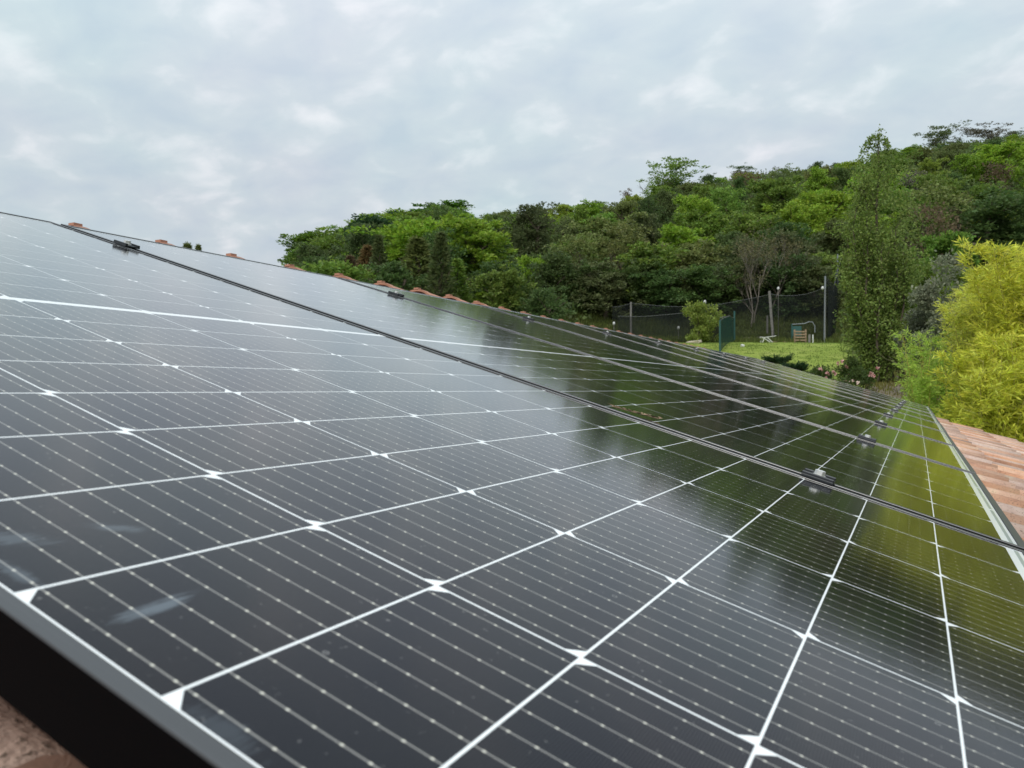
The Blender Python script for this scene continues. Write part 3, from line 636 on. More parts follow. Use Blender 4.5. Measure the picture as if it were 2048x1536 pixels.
# chosen trees that the photograph shows clearly: kind, px, distance, width, height, colour, name, label
for a in [
    ('airy', 1342, 143, 11.5, -316, G['mid'], 'broadleaf_tree', 'tall loose open crowned tree standing out on the skyline in the middle'),
    ('airy', 1895, 143, 9.5, -248, G['deep'], 'broadleaf_tree', 'thin twiggy tree on the skyline just right of the poplar top'),
    ('airy', 1965, 144, 10.0, -252, G['grey'], 'broadleaf_tree', 'wider twiggy tree on the right skyline above the bamboo'),
    ('dense', 1072, 78, 5.8, -409, (.10, .125, .048), 'broadleaf_tree', 'tall dark olive column shaped tree standing in front of the middle slope'),
    ('dense', 745, 84, 7.0, -436, (0.04, .085, .03), 'broadleaf_tree', 'dark rounded tree rising in front of the bright green left wood'),
    ('dense', 930, 72, 6.6, -458, G['dark'], 'broadleaf_tree', 'very dark spreading tree above the ridge tiles left of centre'),
    ('round', 880, 118, 10.0, -409, (0.09, .19, .02), 'broadleaf_tree', 'large bright crowned tree forming the peak of the left wood'),
    ('round', 800, 112, 9.5, -425, G['bright'], 'broadleaf_tree', 'bright green round tree on the left skyline, left of the peak'),
    ('round', 715, 108, 8.5, -446, G['bright'], 'broadleaf_tree', 'bright green round tree midway along the left wood edge'),
    ('round', 640, 104, 8.0, -466, (.12, .21, .022), 'broadleaf_tree', 'fresh green tree low on the left skyline'),
    ('round', 600, 100, 4.6, -500, (.13, .215, .025), 'broadleaf_tree', 'last fresh green tree at the left tip of the wood'),
    ('conifer', 700, 62, 2.4, -512, G['brown'], 'conifer', 'small rusty brown spire conifer behind the ridge tiles'),
    ('conifer', 735, 64, 3.2, -492, G['rust'], 'conifer', 'taller brown tinged conifer next to the small rusty spire'),
    ('conifer', 835, 60, 4.4, -476, G['olive'], 'conifer', 'broad brownish green conifer behind the ridge tiles'),
    ('conifer', 915, 56, 2.6, -520, G['mid'], 'conifer', 'young mid green conifer with a pointed tip behind the ridge'),
    ('conifer', 985, 58, 3.2, -515, G['bright'], 'conifer', 'light green young conifer just right of the pointed one'),
    ('thin', 1865, 62, 4.6, -405, G['brown'], 'shrub', 'reddish brown half bare shrub right of the poplar'),
    ('thin', 1830, 80, 3.6, -340, G['grey'], 'shrub', 'grey bare twiggy shrub peeping out right of the poplar crown'),
    ('dense', 1985, 66, 8.0, -385, G['dark'], 'broadleaf_tree', 'large dark green tree above the golden bamboo'),
    ('bushy', 1790, 33, 3.0, -500, (.12, .185, .03), 'shrub', 'yellow green leafy shrub tucked against the right side of the poplar'),
    ('bushy', 1892, 23, 1.9, -556, (.15, .225, .02), 'shrub', 'bright green clipped shrub behind the grey leaved shrub'),
    ('bushy', 1398, 45.2, 2.1, -606, (.24, .30, .06), 'small_tree', 'small yellow green tree standing inside the net enclosure'),
    ('round', 1350, 150, 6.0, -362, G['dark'], 'broadleaf_tree', 'dark tree hidden under the tall open skyline tree'),
    ('airy', 1253, 143, 3.4, -378, G['brown'], 'broadleaf_tree', 'small bare topped tree left of the tall open skyline tree'),
    ('conifer', 374, 135, 5.0, -488, G['olive'], 'conifer', 'dark conifer tip showing over the panels on the left'),
    ('conifer', 396, 138, 3.6, -491, G['olive'], 'conifer', 'second conifer tip over the panels, the right one of two'),
    ('airy', 1492, 144, 5.0, -330, G['dark'], 'broadleaf_tree', 'dark flat topped pine on the skyline right of centre'),
    ('airy', 2035, 144, 6.0, -262, G['dark'], 'broadleaf_tree', 'dark pine on the skyline at the right picture edge'),
]:
    plant(a[0], a[1], a[2], a[3], a[4] if a[4] > 0 else max(1.0, hgt(-a[4], a[2]) + .15 - float(ground_rel((a[1] - 1024) / FPX * a[2], a[2]))), a[5], a[6], '', a[7], {'conifer': 'conifer', 'shrub': 'shrub'}.get(a[6], 'tree'))
# the rest of the wooded slope, row behind row
LOOKS = {('round', 'bright'): 'bright green round tree', ('round', 'mid'): 'mid green round tree', ('bushy', 'lime'): 'yellow green bush', ('bushy', 'mid'): 'mid green bush',
         ('bushy', 'olive'): 'olive green bush', ('dense', 'dark'): 'dark green dense tree', ('dense', 'deep'): 'dull dark tree', ('airy', 'olive'): 'loose olive tree',
         ('thin', 'brown'): 'brown half bare bush', ('thin', 'grey'): 'grey twiggy bush', ('conifer', 'deep'): 'dark pointed conifer', ('bushy', 'bright'): 'bright green bush'}
WT_L = [(('round', 'bright'), 8), (('round', 'mid'), 4), (('dense', 'dark'), 1.6), (('dense', 'deep'), 1.5), (('bushy', 'mid'), 2), (('conifer', 'deep'), 1), (('bushy', 'bright'), 1)]
WT_FL = [(('conifer', 'deep'), 3), (('dense', 'dark'), 3), (('thin', 'brown'), 2), (('round', 'mid'), 1.5), (('dense', 'deep'), 2), (('bushy', 'olive'), 1)]
WT_F = [(('dense', 'dark'), 5), (('dense', 'deep'), 4), (('round', 'mid'), 2), (('bushy', 'mid'), 2), (('bushy', 'olive'), 1), (('thin', 'grey'), .8)]  # front rows lean to dark leaf colours, painting in the shade there
WT_R = [(('round', 'mid'), 4), (('round', 'bright'), 4), (('bushy', 'mid'), 4), (('bushy', 'olive'), 3), (('dense', 'dark'), 3.5), (('dense', 'deep'), 2.5), (('bushy', 'lime'), 2.0), (('bushy', 'bright'), 2.5),
        (('airy', 'olive'), 1), (('thin', 'brown'), 1.3), (('thin', 'grey'), 1.2)]
for d, wpx, size in ((55, 108, .82), (61, 104, .85), (68, 98, .9), (76, 92, .92), (85, 86, .95), (95, 80, 1.0), (106, 74, 1.0), (118, 70, 1.0), (131, 64, 1.0), (143, 60, .95)):
    px = 585 + rnd.uniform(0, wpx)
    while px < 2190:
        dj = d + rnd.uniform(-3.2, 3.2)
        wts = (WT_L if dj > 68 else WT_FL) if px < 950 else WT_F if dj < 66 else WT_R
        key = rnd.choices([k for k, _ in wts], [w for _, w in wts])[0]
        kind, colr = key
        _, _, w, h = PROTO[(kind, 0)]; s = size * rnd.uniform(.8, 1.15) * (1 if px < 950 else {'round': .78, 'dense': .74, 'airy': .8}.get(kind, .95))
        sx = s * rnd.uniform(.8, 1.35) * (1.2 if px < 950 else 1.12)
        clear = (dj < 57.5 and 1150 < px < 1690)          # the netted clearing stays open
        if d < 60 and px > 1690 and px < 1860: clear = True
        if not clear: plant(kind, px, dj, w * sx, h * s * (.92 if d > 130 else 1), jit(G[colr]), {'conifer': 'conifer', 'bushy': 'bush', 'thin': 'bush'}.get(kind, 'broadleaf_tree'), LOOKS[key], None, {'conifer': 'conifer', 'bushy': 'bush', 'thin': 'bush'}.get(kind, 'tree'))
        px += wpx * rnd.uniform(.75, 1.25)
for px in range(1215, 1670, 38):
    plant('dense', px + rnd.uniform(-9, 9), 58 + rnd.uniform(-1.3, 1.3), 4.2 * rnd.uniform(.85, 1.15), 4.2 * rnd.uniform(.75, 1.15), jit(G[rnd.choice(['dark', 'deep'])]), 'bush', 'dark bush', None, 'bush')
# labels: look + how high on the slope + which stretch of it (+ place among its like)
def band(d): return 'at the slope foot' if d < 67 else 'on the lower slope' if d < 85 else 'halfway up the slope' if d < 107 else 'on the upper slope' if d < 132 else 'along the skyline'
def stretch(px): return 'far left' if px < 760 else 'left' if px < 1010 else 'above the net enclosure' if px < 1330 else 'left of the poplar' if px < 1690 else 'behind the poplar' if px < 1850 else 'above the bamboo'
fam = {}
for r, look, px, d in TREES: fam.setdefault((look, band(d), stretch(px)), []).append((px, r))
for (look, bd, st), lst in fam.items():
    lst.sort(key=lambda t: t[0]); n = len(lst)
    for i, (_, r) in enumerate(lst):
        w = '' if n == 1 else (', left one' if i == 0 else ', right one') if n == 2 else ', %s from left' % ORD[min(i, 9)]
        tag(r, '%s %s, %s%s' % (look, bd, st, w), None, 'trees and bushes of the wooded hillside')
# low scrub between the trees: one mass
g = np.random.default_rng(5); n = 7500
dd = g.uniform(50, 147, n) ** 1.0; pxx = g.uniform(590, 2250, n); keep = ~((dd < 60) & (pxx > 1150) & (pxx < 1700)); dd = dd[keep]; pxx = pxx[keep]; ll = (pxx - 1024) / FPX * dd
zz = ground_rel(ll, dd) + CAM.z; base = np.stack([CAM.x + RH.x * ll + FH.x * dd, CAM.y + RH.y * ll + FH.y * dd, zz], 1)
P = np.repeat(base, 16, 0) + g.normal(size=(len(base) * 16, 3)) * np.array([.75, .75, .45]) + np.array([0, 0, .55])
V, F = leaf_quads(P, g.normal(size=P.shape) + np.array([0, 0, .6]), .38, .26, g)
o = link('undergrowth', new_mesh('undergrowth', V, F, M_LEAF)); o.color = (.115, .165, .045, 1); tag(o, 'low green scrub covering the ground between the hillside trees', 'undergrowth', kind='stuff')
# long grass and weeds round the clearing and the lawn edge
def tufts(name, l, d, h, col, label, per=9, width=.035):
    g = np.random.default_rng(len(name)); n = len(l); z = ground_rel(l, d) + CAM.z
    base = np.stack([CAM.x + RH.x * l + FH.x * d, CAM.y + RH.y * l + FH.y * d, z], 1)
    P = np.repeat(base, per, 0) + g.normal(size=(n * per, 3)) * np.array([.10, .10, .0]); D = g.normal(size=P.shape) * .32 + np.array([0, 0, 1])
    V, F = leaf_quads(P, D, h, width, g); o = link(name, new_mesh(name, V, F, M_LEAF)); o.color = (*col, 1); tag(o, label, 'grass', kind='stuff')
g = np.random.default_rng(21)
n = 5200; d = g.uniform(47, 62, n); px = g.uniform(1130, 1790, n); tufts('rough_grass', (px - 1024) / FPX * d, d, .38, (.12, .15, .035), 'rough uncut grass at the foot of the wood behind the nets', 8, .05)
n = 3600; px = g.uniform(1160, 1725, n); d = g.uniform(22, 47, n); tufts('lawn_blades', (px - 1024) / FPX * d, d, .07, (.20, .27, .06), 'short uneven blades of the mown lawn', 12, .03)
n = 700; px = g.uniform(1735, 1850, n); d = g.uniform(19, 30, n); tufts('path_weeds', (px - 1024) / FPX * d, d, .16, (.20, .19, .05), 'dry weeds along the earth path', 6, .03)

# ---- poplar
def poplar():
    g = np.random.default_rng(77); root = link('poplar_tree', None); root.location = at(1757, 24, -.1)
    tag(root, 'tall narrow poplar with a thin pointed top at the lawn edge', 'tree')
    H = 7.75; b = MB(); P = []; D = []
    def prof(z):                                    # crown half width by height
        t = z / H; return np.interp(t, [0, .06, .16, .30, .50, .68, .78, .86, .92, 1.0], [.18, .42, .90, 1.12, 1.12, 1.06, .95, .72, .50, .14])
    stems = [((0, 0), (0.0, 0.0), H * .96, .10)] + [((g.normal() * .12, g.normal() * .12), (math.cos(a) * .42, math.sin(a) * .42), H * g.uniform(.5, .84), .055) for a in np.arange(0, 6.28, .7)]
    for (x, y), (ex, ey), h, r in stems:
        k = h / H; sx, sy = ex * prof(h * .6) * 1.5, ey * prof(h * .6) * 1.5
        pts = [Vector((x + sx * min(1, t * 1.6) + g.normal() * .04, y + sy * min(1, t * 1.6) + g.normal() * .04, -.3 + t * (h + .3))) for t in np.linspace(0, 1, 9)]
        b.tube(pts, [r * (1 - .88 * t) for t in np.linspace(0, 1, 9)], 6)
        nb = int(62 * k)
        for i in range(nb):                         # steep side shoots
            t = g.uniform(.07, 1); j = t * 8; i0 = min(7, int(j)); q = pts[i0].lerp(pts[i0 + 1], j - i0)
            a = g.uniform(0, 6.28); ln = g.uniform(.35, .95) * (1.15 - t * .6); w = prof(max(.2, q.z))
            d = Vector((math.cos(a) * .5, math.sin(a) * .5, .95)).normalized(); e = q + d * ln
            rr = math.hypot(e.x, e.y)
            w *= g.uniform(.8, 1.22)
            if rr > w: e.x *= w / rr; e.y *= w / rr
            m_ = q.lerp(e, .5) + Vector((math.cos(a), math.sin(a), 0)) * .05
            b.tube([q, m_, e], [.014, .009, .004], 3, False)
            nl = int(105 * ln) + 10; tt = g.random(nl); c = np.array([(q.lerp(m_, s * 2) if s < .5 else m_.lerp(e, s * 2 - 1)) for s in tt])
            P.append(c + g.normal(size=(nl, 3)) * .06); D.append(g.normal(size=(nl, 3)) + np.array([math.cos(a) * .5, math.sin(a) * .5, .0]))
    # outer leaf clumps give the uneven outline
    n = 19000; z = g.uniform(.25, H * .99, n); a = g.uniform(0, 6.28, n); lump = 1 + .22 * np.sin(a * 3 + z * 2.1) + .16 * np.sin(z * 4.7 + a * 2) ; r = prof(z) * lump * np.sqrt(g.uniform(.25, 1.0, n))
    keep = (np.sin(z * 3.1 + a * 2.3) + np.sin(z * 7.3 - a * 1.7) * .7 + g.normal(0, .45, n) - .8 * (z > H * .86)) > -.35
    Q = np.stack([r * np.cos(a), r * np.sin(a), z], 1)[keep]; P.append(Q); D.append(g.normal(size=Q.shape) + np.array([0, 0, .2]))
    P = np.concatenate(P); D = np.concatenate(D); V, F = leaf_quads(P, D, .076, .060, g)
    b.build('trunk', M_BARK, root); c = link('crown', new_mesh('crown', V, F, M_LEAF), root); c.color = (.20, .27, .062, 1)
poplar()
# ---- bare tree above the nets
def bare_tree(px, d, h, label, seed, n=4):
    g = np.random.default_rng(seed); root = link('bare_tree', None); root.location = at(px, d, -.1); tag(root, label, 'tree'); b = MB(); t = MB(); ends = []
    for s in range(n):
        branches(g, (g.normal() * .25, g.normal() * .25, 0), (g.normal() * .13, g.normal() * .13, 1), h * .42, .055, 5, b, .36, 3, ends, .55, 5)
    b.build('trunk', M_PALE, root)
    P = np.array([e[0] for e in ends if e[2] <= 1]); P = np.repeat(P, 2, 0) + g.normal(size=(len(P) * 2, 3)) * .15
    V, F = leaf_quads(P, g.normal(size=P.shape), .16, .10, g); c = link('sparse_leaves', new_mesh('sparse_leaves', V, F, M_LEAF), root); c.color = (.15, .14, .06, 1)
bare_tree(1505, 55.5, 9.0, 'pale grey almost leafless tree rising behind the net enclosure', 31, 2)
bare_tree(1545, 56.5, 8.2, 'smaller pale leafless tree right beside the taller bare one', 32, 1)
bare_tree(1925, 70, 5.5, 'pale bare stems at the edge of the dark trees above the bamboo', 33, 3)

# ---- bamboo and feathery shrubs on the right
def bamboo(name, label, cat, spots, h0, h1, col, per, leaf, lw, lean, culm_mat, low=.22, seed=1, group=None, spread=.34):
    g = np.random.default_rng(seed); root = link(name, None); root.location = at(*spots[0][:2]); tag(root, label, cat, group); o = root.location; b = MB(); P = []; D = []
    for (px, d) in spots:
        q0 = at(px, d, -.1) - o; h = g.uniform(h0, h1); a = g.uniform(0, 6.28); ln = g.uniform(.25, 1) * lean
        pts = [q0 + Vector((math.cos(a) * ln * t ** 2.2 * h, math.sin(a) * ln * t ** 2.2 * h, h * (t - .18 * ln * t ** 3))) for t in np.linspace(0, 1, 10)]
        b.tube(pts, [.017 * (1 - .85 * t) + .002 for t in np.linspace(0, 1, 10)], 5)
        nt_ = int(h * 11)
        for i in range(nt_):
            t = low + (1 - low) * g.random() ** .85; j = t * 9; i0 = min(8, int(j)); q = pts[i0].lerp(pts[i0 + 1], j - i0)
            aa = g.uniform(0, 6.28); L_ = spread * g.uniform(.4, 1.25) * (1.15 - .55 * t); e = q + Vector((math.cos(aa) * L_, math.sin(aa) * L_, L_ * g.uniform(.1, .9)))
            b.tube([q, e], [.0035, .0015], 3, False)
            c = np.array(q)[None] + (np.array(e) - np.array(q))[None] * g.uniform(.25, 1.05, per)[:, None]
            P.append(c + g.normal(size=c.shape) * .03); od = np.array([math.cos(aa), math.sin(aa), .25]); D.append(od[None] + g.normal(size=c.shape) * .65)
    P = np.concatenate(P); D = np.concatenate(D); V, F = leaf_quads(P, D, leaf, lw, g)
    b.build('culms', culm_mat, root); c = link('foliage', new_mesh('foliage', V, F, M_BLADE), root); c.color = (*col, 1)
    return root
g = np.random.default_rng(9)
def bspots(n, px0, px1, d0, d1): return [(g.uniform(px0, px1), g.uniform(d0, d1)) for _ in range(n)]
GB = 'bamboo clumps beyond the roof end'
bamboo('golden_bamboo', 'golden yellow bamboo clump nearest the tiles, low leafy front', 'bamboo', bspots(46, 1945, 2060, 11.7, 13.0), 3.0, 4.0, (.64, .66, .085), 25, .128, .0225, .16, M_CULM, .32, 3, GB)
bamboo('golden_bamboo', 'tallest golden bamboo clump, filling the right picture edge', 'bamboo', bspots(50, 2010, 2150, 13.0, 14.8), 4.7, 5.7, (.66, .67, .09), 23, .132, .023, .14, M_CULM, .32, 4, GB)
bamboo('golden_bamboo', 'paler golden bamboo clump between the lime shrub and the tallest bamboo', 'bamboo', bspots(44, 1935, 2015, 14.2, 15.6), 4.3, 5.1, (.68, .70, .13), 23, .125, .022, .12, M_CULM, .22, 5, GB)
bamboo('golden_bamboo', 'golden bamboo clump running on past the right picture edge', 'bamboo', bspots(56, 2150, 2420, 11.5, 14.5), 4.2, 5.6, (.64, .66, .085), 24, .13, .022, .15, M_CULM, .34, 6, GB)
bamboo('golden_bamboo', 'low golden bamboo shoots at the tile edge, left of the clumps', 'bamboo', bspots(20, 1925, 1965, 12.0, 13.2), 2.2, 2.8, (.61, .65, .085), 26, .115, .02, .16, M_CULM, .2, 8, GB)
bamboo('lime_bamboo', 'feathery lime green young bamboo just beyond the far panels', 'bamboo', bspots(32, 1828, 1905, 14.4, 15.8), 2.7, 4.0, (.46, .62, .11), 26, .085, .016, .13, M_CULM, .12, 7, None, .30)
def shrub(name, label, px, d, w, h, n, leaf, col, seed, z0=.1, lobes=14):
    g = np.random.default_rng(seed); root = link(name, None); root.location = at(px, d, -.05); tag(root, label, 'shrub')
    V, F = lobed_crown(g, n, w, h, lobes, leaf, z0=z0, base=.3, jag=.5); c = link('crown', new_mesh('crown', V, F, M_LEAF), root); c.color = (*col, 1)
    b = MB()
    for i in range(5): branches(g, (g.normal() * .1, g.normal() * .1, -.1), (g.normal() * .4, g.normal() * .4, 1), h * .45, .03, 2, b, .5, 3, None, .3, 4)
    b.build('trunk', M_BARK, root); return root
shrub('grey_leaved_shrub', 'grey green small leaved shrub between poplar and bamboo', 1886, 19.5, 1.5, 3.9, 5200, .085, (.25, .27, .175), 51, 1.0)
shrub('grey_leaved_shrub', 'smaller grey leaved shrub left of and below its grey neighbour', 1838, 20.5, 1.0, 2.9, 2600, .08, (.21, .23, .15), 52, .6)
shrub('green_shrub', 'dark leafy shrub at the right foot of the poplar', 1792, 25, 1.3, 2.3, 3000, .09, (.13, .18, .05), 53)
# ---- roses and juniper at the lawn edge
def rose_bush(px, d, w, h, seed, label, nf, cols):
    root = shrub('rose_bush', label, px, d, w, h, 1500, .065, (.075, .115, .028), seed); root['group'] = 'rose bushes at the lawn edge'; root['category'] = 'rose bush'
    g = np.random.default_rng(seed + 1)
    for k in range(nf):                             # each bloom: a ball of folded petals
        a = g.uniform(0, 6.28); r = w * .5 * math.sqrt(g.random()); p = np.array([r * math.cos(a), r * math.sin(a), h * g.uniform(.5, 1.05)])
        V, F = leaf_quads(np.repeat(p[None], 18, 0) + sph(18, g) * .022, sph(18, g) + np.array([0, 0, .3]), .06, .055, g)
        link('bloom', new_mesh('bloom', V, F, cols[k % len(cols)]), root)
M_PINK = simple('pink_petals', (.56, .30, .28), .6, 0, .2, 30); M_PALEPINK = simple('pale_pink_petals', (.68, .52, .45), .6, 0, .15, 30)
rose_bush(1686, 20.8, 1.1, .62, 60, 'rose bush with many pale pink blooms at the lawn edge', 22, [M_PALEPINK, M_PINK, M_PALEPINK])
rose_bush(1642, 22.0, .9, .62, 62, 'rose bush with two pink blooms on the left of the pale one', 5, [M_PINK])
rose_bush(1722, 21.6, .9, .75, 64, 'rose bush with pink blooms against the poplar foot', 9, [M_PINK])
rose_bush(1700, 23.4, .9, .80, 66, 'rose bush standing behind the pale blooms, top bloom high', 6, [M_PINK])
def juniper(px, d, w, seed, label):
    g = np.random.default_rng(seed); root = link('juniper', None); root.location = at(px, d); tag(root, label, 'shrub'); b = MB(); P = []; D = []
    for i in range(46):
        a = g.uniform(0, 6.28); L_ = w * .5 * g.uniform(.4, 1); e = Vector((math.cos(a) * L_, math.sin(a) * L_, L_ * g.uniform(.12, .5))); m_ = e * .5 + Vector((0, 0, .04))
        b.tube([(0, 0, 0), m_, e], [.012, .008, .003], 3, False); n = 70; s = g.random(n); c = np.array(e)[None] * s[:, None] + g.normal(size=(n, 3)) * .04 + np.array([0, 0, .06]); P.append(c); D.append(np.array(e.normalized())[None] + g.normal(size=(n, 3)) * .5 + np.array([0, 0, .35]))
    V, F = leaf_quads(np.concatenate(P), np.concatenate(D), .11, .03, g); b.build('stems', M_BARK, root); c = link('foliage', new_mesh('foliage', V, F, M_LEAF), root); c.color = (.028, .06, .022, 1)
juniper(1552, 31.5, 1.35, 70, 'dark spreading juniper on the lawn just over the panel tops')
juniper(1590, 28.5, 1.0, 71, 'smaller dark juniper right of the other, nearer the roof')
juniper(1640, 25.5, .9, 72, 'low dark green evergreen between juniper and roses')

# ------------------------------------------------------------------ net enclosure, posts, lamps and garden things
def net_material(name, col, dens):
    m, nt, p, N, L = mat(name); p.inputs['Base Color'].default_value = (*col, 1); p.inputs['Roughness'].default_value = .9; p.inputs['Specular IOR Level'].default_value = .1
    tr = N('ShaderNodeBsdfTransparent'); mx = N('ShaderNodeMixShader'); L(tr.outputs[0], mx.inputs[1]); L(p.outputs[0], mx.inputs[2])
    geo = N('ShaderNodeNewGeometry'); n = N('ShaderNodeTexNoise'); n.inputs['Scale'].default_value = .8; n.inputs['Detail'].default_value = 3; L(geo.outputs['Position'], n.inputs['Vector'])
    r = N('ShaderNodeMapRange'); L(n.outputs['Fac'], r.inputs['Value']); r.inputs['To Min'].default_value = dens - .22; r.inputs['To Max'].default_value = dens + .22; L(r.outputs[0], mx.inputs[0])
    L(mx.outputs[0], nt.nodes['Material Output'].inputs['Surface']); return m
M_NET = net_material('dark_netting', (.016, .019, .018), .44); M_NET2 = net_material('dense_dark_netting', (.018, .022, .021), .66); M_TEAL = net_material('green_windbreak_mesh', (.010, .060, .052), .52)
M_POST = simple('weathered_grey_post', (.17, .16, .145), .85, 0, .25, 8, .3); M_TEALP = simple('green_painted_steel', (.022, .085, .075), .5, 0, .1); M_WIRE = simple('galvanised_wire', (.20, .20, .20), .5, .6)
M_WHITE = simple('white_enamel', (.58, .58, .56), .5); M_LAMP = simple('dulled_white_glass', (.55, .55, .53), .4); M_GREYM = simple('galvanised_steel', (.26, .28, .29), .5, .6)
def net_sheet(root, A, hA, B, hB, m, sag=.25, n=16):
    V = []; F = []
    for i in range(n + 1):
        t = i / n; l = A[0] + (B[0] - A[0]) * t; d = A[1] + (B[1] - A[1]) * t; h = hA + (hB - hA) * t - sag * 4 * t * (1 - t)
        for k in range(6):
            z = h * k / 5; w = .05 * math.sin(t * 17 + k * 1.3) + .04 * math.sin(t * 41 + k * 2); p = pt(l + w * .3, d + w, z); V.append(p - root.location)
    for i in range(n):
        for k in range(5): a = i * 6 + k; F.append((a, a + 6, a + 7, a + 1))
    link('netting', new_mesh('netting', V, F, m, True), root)
    b = MB(); b.tube([V[i * 6 + 5] for i in range(n + 1)], .012, 4); b.build('top_wire', M_WIRE, root)
def LD(px, d): return ((px - 1024) / FPX * d, d)
def post(root, px, d, h, r, m, lean=(0, 0), name='post'):
    p = at(px, d, -.2) - root.location; b = MB(); b.tube([p, p + Vector((lean[0] * .5, lean[1] * .5, h * .5)), p + Vector((lean[0], lean[1], h + .2))], [r, r * .95, r * .85], 8); return b.build(name, m, root)
def zg(px, d): return float(ground_rel((px - 1024) / FPX * d, d))
def hh(px, d, py): return hgt(py, d) - zg(px, d)     # post height that reaches picture row py
e1 = link('net_enclosure', None); e1.location = at(1545, 49.5); tag(e1, 'tall dark netting on grey posts across the foot of the wood', 'net fence')
net_sheet(e1, LD(1225, 52), hh(1225, 52, 614), LD(1262, 51.5), hh(1262, 51.5, 606), M_NET, .05)
net_sheet(e1, LD(1262, 51.5), hh(1262, 51.5, 606), LD(1543, 50), hh(1543, 50, 588), M_NET, .45)
net_sheet(e1, LD(1543, 50), hh(1543, 50, 588), LD(1649, 47.3), hh(1649, 47.3, 575), M_NET, .25)
post(e1, 1262, 51.5, hh(1262, 51.5, 604), .075, M_POST); post(e1, 1548, 50, hh(1548, 50, 582), .10, M_POST, (rw.x * -.28, rw.y * -.28)); post(e1, 1649, 47.2, hh(1649, 47.2, 552), .055, M_GREYM, (rw.x * .06, rw.y * .06))
post(e1, 1535, 54, 1.5, .07, M_POST)
e2 = link('side_net', None); e2.location = at(1660, 50); tag(e2, 'high dark net screen running uphill left of the poplar', 'net fence')
net_sheet(e2, LD(1652, 47.4), hh(1652, 47.4, 548), LD(1683, 61), hh(1683, 61, 516), M_NET2, .1); net_sheet(e2, LD(1656, 48), hh(1656, 48, 560), LD(1676, 60), hh(1676, 60, 530), M_NET2, .2)
post(e2, 1676, 61, hh(1676, 61, 508), .07, M_GREYM)
e3 = link('windbreak_mesh', None); e3.location = at(1455, 40); tag(e3, 'teal green windbreak mesh corner in front of the netting', 'mesh screen')
net_sheet(e3, LD(1440, 35.5), hh(1440, 35.5, 642), LD(1470, 49), hh(1470, 49, 632), M_TEAL, .1); net_sheet(e3, LD(1440, 35.5), 1.6, LD(1466, 47), 1.5, M_TEAL, .1)
post(e3, 1440, 35.5, hh(1440, 35.5, 640), .045, M_TEALP); post(e3, 1469, 48, hh(1469, 48, 622), .06, M_TEALP)
e4 = link('front_net', None); e4.location = at(1330, 44); tag(e4, 'thin dark net in front of the small tree, left of the teal mesh', 'net fence')
net_sheet(e4, LD(1236, 49), hh(1236, 49, 632), LD(1440, 46.0), hh(1440, 46.0, 612), M_NET, .2)
gate = link('garden_gate', None); gate.location = at(1608, 47.6); tag(gate, 'green tube gate with a bent top rail beside a wooden pallet', 'gate')
p0_ = at(1584, 47.6) - gate.location; p1_ = at(1630, 47.4) - gate.location
b = MB(); b.tube([p0_, p0_ + Vector((0, 0, 1.22))], .032, 8); b.build('gate_post', M_TEALP, gate)
b = MB(); up = Vector((0, 0, 1)); b.tube([p0_ + up * 1.2, p0_.lerp(p1_, .55) + up * 1.25, p0_.lerp(p1_, .75) + up * 1.36, p0_.lerp(p1_, .9) + up * 1.34, p1_ + up * 1.1, p1_ + up * .72], .030, 8); b.build('bent_rail', M_GREYM, gate)
b = MB(); c_ = p0_.lerp(p1_, .22) + up * .86; b.add([p0_ + up * .5, p0_.lerp(p1_, .42) + up * .5, p0_.lerp(p1_, .42) + up * 1.1, p0_ + up * 1.1] + [q + fw * .03 for q in (p0_ + up * .5, p0_.lerp(p1_, .42) + up * .5, p0_.lerp(p1_, .42) + up * 1.1, p0_ + up * 1.1)], [(0, 1, 2, 3), (7, 6, 5, 4), (0, 4, 5, 1), (1, 5, 6, 2), (2, 6, 7, 3), (3, 7, 4, 0)]); b.build('mesh_infill', M_TEALP, gate)
M_PALLET = simple('grey_pallet_wood', (.27, .19, .12), .85, 0, .25, 10, .3)
pal = link('wooden_pallet', None); pal.location = at(1601, 47.0); tag(pal, 'weathered wooden pallet standing upright below the gate rail', 'pallet')
for k in range(5): b = MB(); b.box(rw * 0 + Vector((0, 0, .10 + k * .17)) , (.74, .025, .085), Matrix.Rotation(math.atan2(rw.y, rw.x), 3, 'Z')); b.build('slat', M_PALLET, pal)
for s in (-1, 1): b = MB(); b.box(Vector(rw) * (.33 * s) + Vector(fw) * .05 + Vector((0, 0, .45)), (.09, .07, .92), Matrix.Rotation(math.atan2(rw.y, rw.x), 3, 'Z')); b.build('upright', M_PALLET, pal)
def stake(px, d, h, r, m, label, name='stake'):
    b = MB(); b.tube([(0, 0, -.15), (.01, 0, h * .6), (.03, .0, h)], [r, r, r * .9], 7); o = b.build(name, m); o.location = at(px, d); tag(o, label, 'stake')
stake(1619, 46.9, .60, .075, M_POST, 'grey wooden stub post right of the pallet', 'stub_post'); stake(1626, 46.8, .58, .04, M_WHITE, 'short white stake under the bent gate rail')
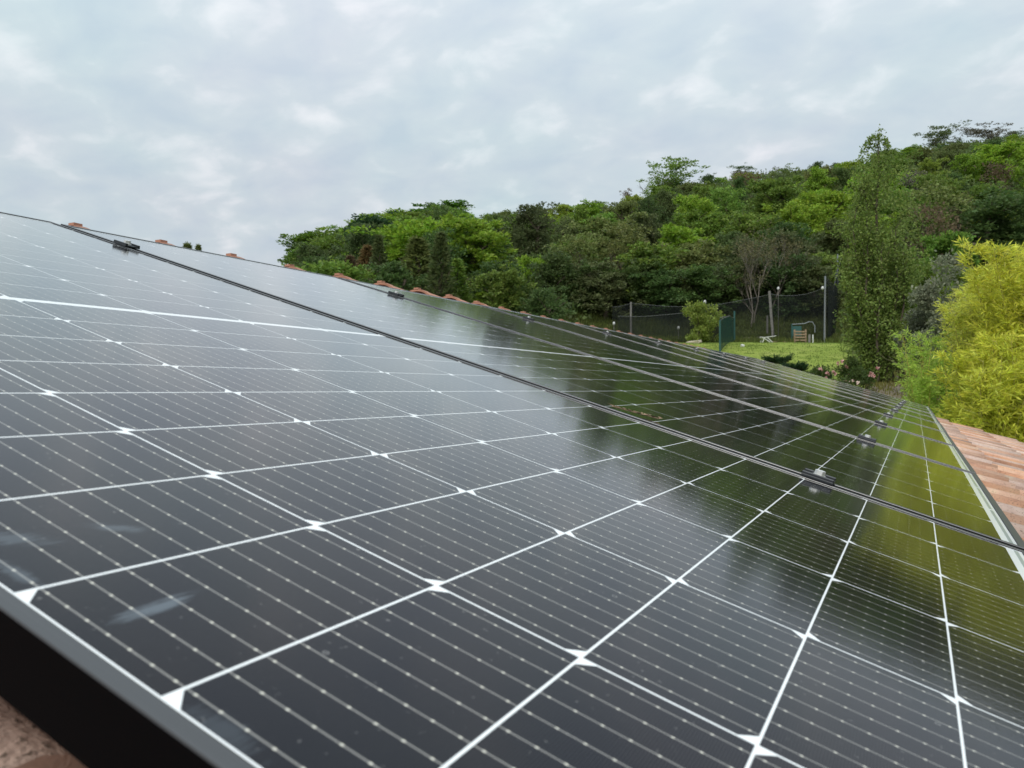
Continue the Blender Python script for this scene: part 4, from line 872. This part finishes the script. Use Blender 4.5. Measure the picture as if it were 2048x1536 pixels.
def lamp(px, d, py, label, arm=.0, post_h=None):
    root = link('garden_lamp', None); root.location = at(px, d); tag(root, label, 'lamp', 'white lamps round the net enclosure'); h = hh(px, d, py) if post_h is None else post_h
    b = MB(); b.tube([(0, 0, -.1), (0, 0, h)], .018, 6); b.build('lamp_post', M_POST, root)
    b = MB(); ax = Vector(rw) * arm; b.tube([(0, 0, h - .03), ax + Vector((0, 0, h + .02))], .015, 5); b.build('arm', M_GREYM, root)
    b = MB(); c = ax + Vector((0, 0, h)); b.tube([c + Vector((0, 0, .11)), c + Vector((0, 0, .09)), c + Vector((0, 0, .0)), c - Vector((0, 0, .07)), c - Vector((0, 0, .10))], [.02, .06, .085, .07, .03], 10); b.build('lamp_head', M_LAMP, root, None, True)
lamp(1412, 46.5, 604, 'white lamp on a thin pole above the small netted tree', -.06); lamp(1557, 51, 577, 'white lamp right of the leaning grey post', .0); lamp(1651, 47, 576, 'bright white lamp on an arm left of the high side net', -.16)
lamp(1228, 50, 647, 'white lamp at the left end of the netting', 0); lamp(1357, 48, 656, 'dim white lamp left of the small netted tree', 0)
# broken white garden chair lying folded on the lawn
ch = link('folding_chair', None); ch.location = at(1532, 44.5); tag(ch, 'white folding garden chair lying collapsed on the lawn', 'chair'); Rz = Matrix.Rotation(math.atan2(rw.y, rw.x), 3, 'Z')
for nm, c, d_, tl in (('backrest', (.12, 0, .40), (.80, .40, .035), -8), ('seat', (-.02, 0, .22), (.62, .40, .035), 34), ('leg', (.22, -.17, .18), (.62, .035, .045), 44), ('leg', (.22, .17, .18), (.62, .035, .045), 44), ('leg', (-.22, -.19, .16), (.40, .035, .045), -68), ('leg', (-.22, .19, .16), (.40, .035, .045), -68)):
    b = MB(); rot = Rz @ Matrix.Rotation(R_(tl), 3, 'Y'); b.box(Rz @ Vector(c), d_, rot); b.build(nm, M_WHITE, ch)
def stone(px, d, s, m, label, name, cat, seed):
    g = np.random.default_rng(seed); V, F = bevelled_box((0, 0, s[2] * .4), s, min(s) * .3, 2); V = [Vector(v) * (1 + g.normal() * .05) for v in V]
    o = link(name, new_mesh(name, V, F, m)); o.location = at(px, d); o.rotation_euler = (g.normal() * .08, g.normal() * .08, g.uniform(0, 3)); tag(o, label, cat)
M_STONE = simple('pale_limestone', (.46, .40, .31), .9, 0, .2, 6, .4)
stone(1498, 50.5, (.62, .5, .26), M_STONE, 'pale flat rock on the bank behind the windbreak', 'rock', 'rock', 1); stone(1520, 50.8, (.55, .4, .28), M_STONE, 'second pale rock on the bank, right of the flat one', 'rock', 'rock', 2)
stone(1485, 38.5, (.22, .16, .16), M_WHITE, 'small white stone lying on the lawn by the teal mesh', 'stone', 'stone', 3)
b = MB(); b.box((0, 0, .06), (1.5, .16, .10), Rz); b.box((.02, .12, .15), (1.3, .14, .09), Rz); o = b.build('timber_edging', M_PALLET); o.location = at(1556, 47.3); tag(o, 'low brown timber edging left of the pallet', 'timber')
stone(1388, 43, (.75, .5, .20), M_STONE, 'pale stone slab just over the panels, left of the teal mesh', 'stone_slab', 'stone', 4)
# a dead leaf twig caught on the second panel, and a tiny insect
tw = MB(); g = np.random.default_rng(3); q = [Vector((1.066 + .040 * t, .578 - .072 * t + .003 * math.sin(t * 9), .003)) for t in np.linspace(0, 1, 12)]; tw.tube(q, .0007, 5)
for p in q[1:]:
    for s in range(3): tw.add([p, p + Vector((g.normal() * .004, g.normal() * .004, .003)), p + Vector((g.normal() * .005, g.normal() * .005, .002))], [(0, 1, 2)])
o = tw.build('dry_twig', simple('dry_straw', (.24, .165, .10), .9), None, ROOF.copy()); tag(o, 'dry brown twig lying on the second panel by the first seam', 'twig')
bpy.context.view_layer.update()
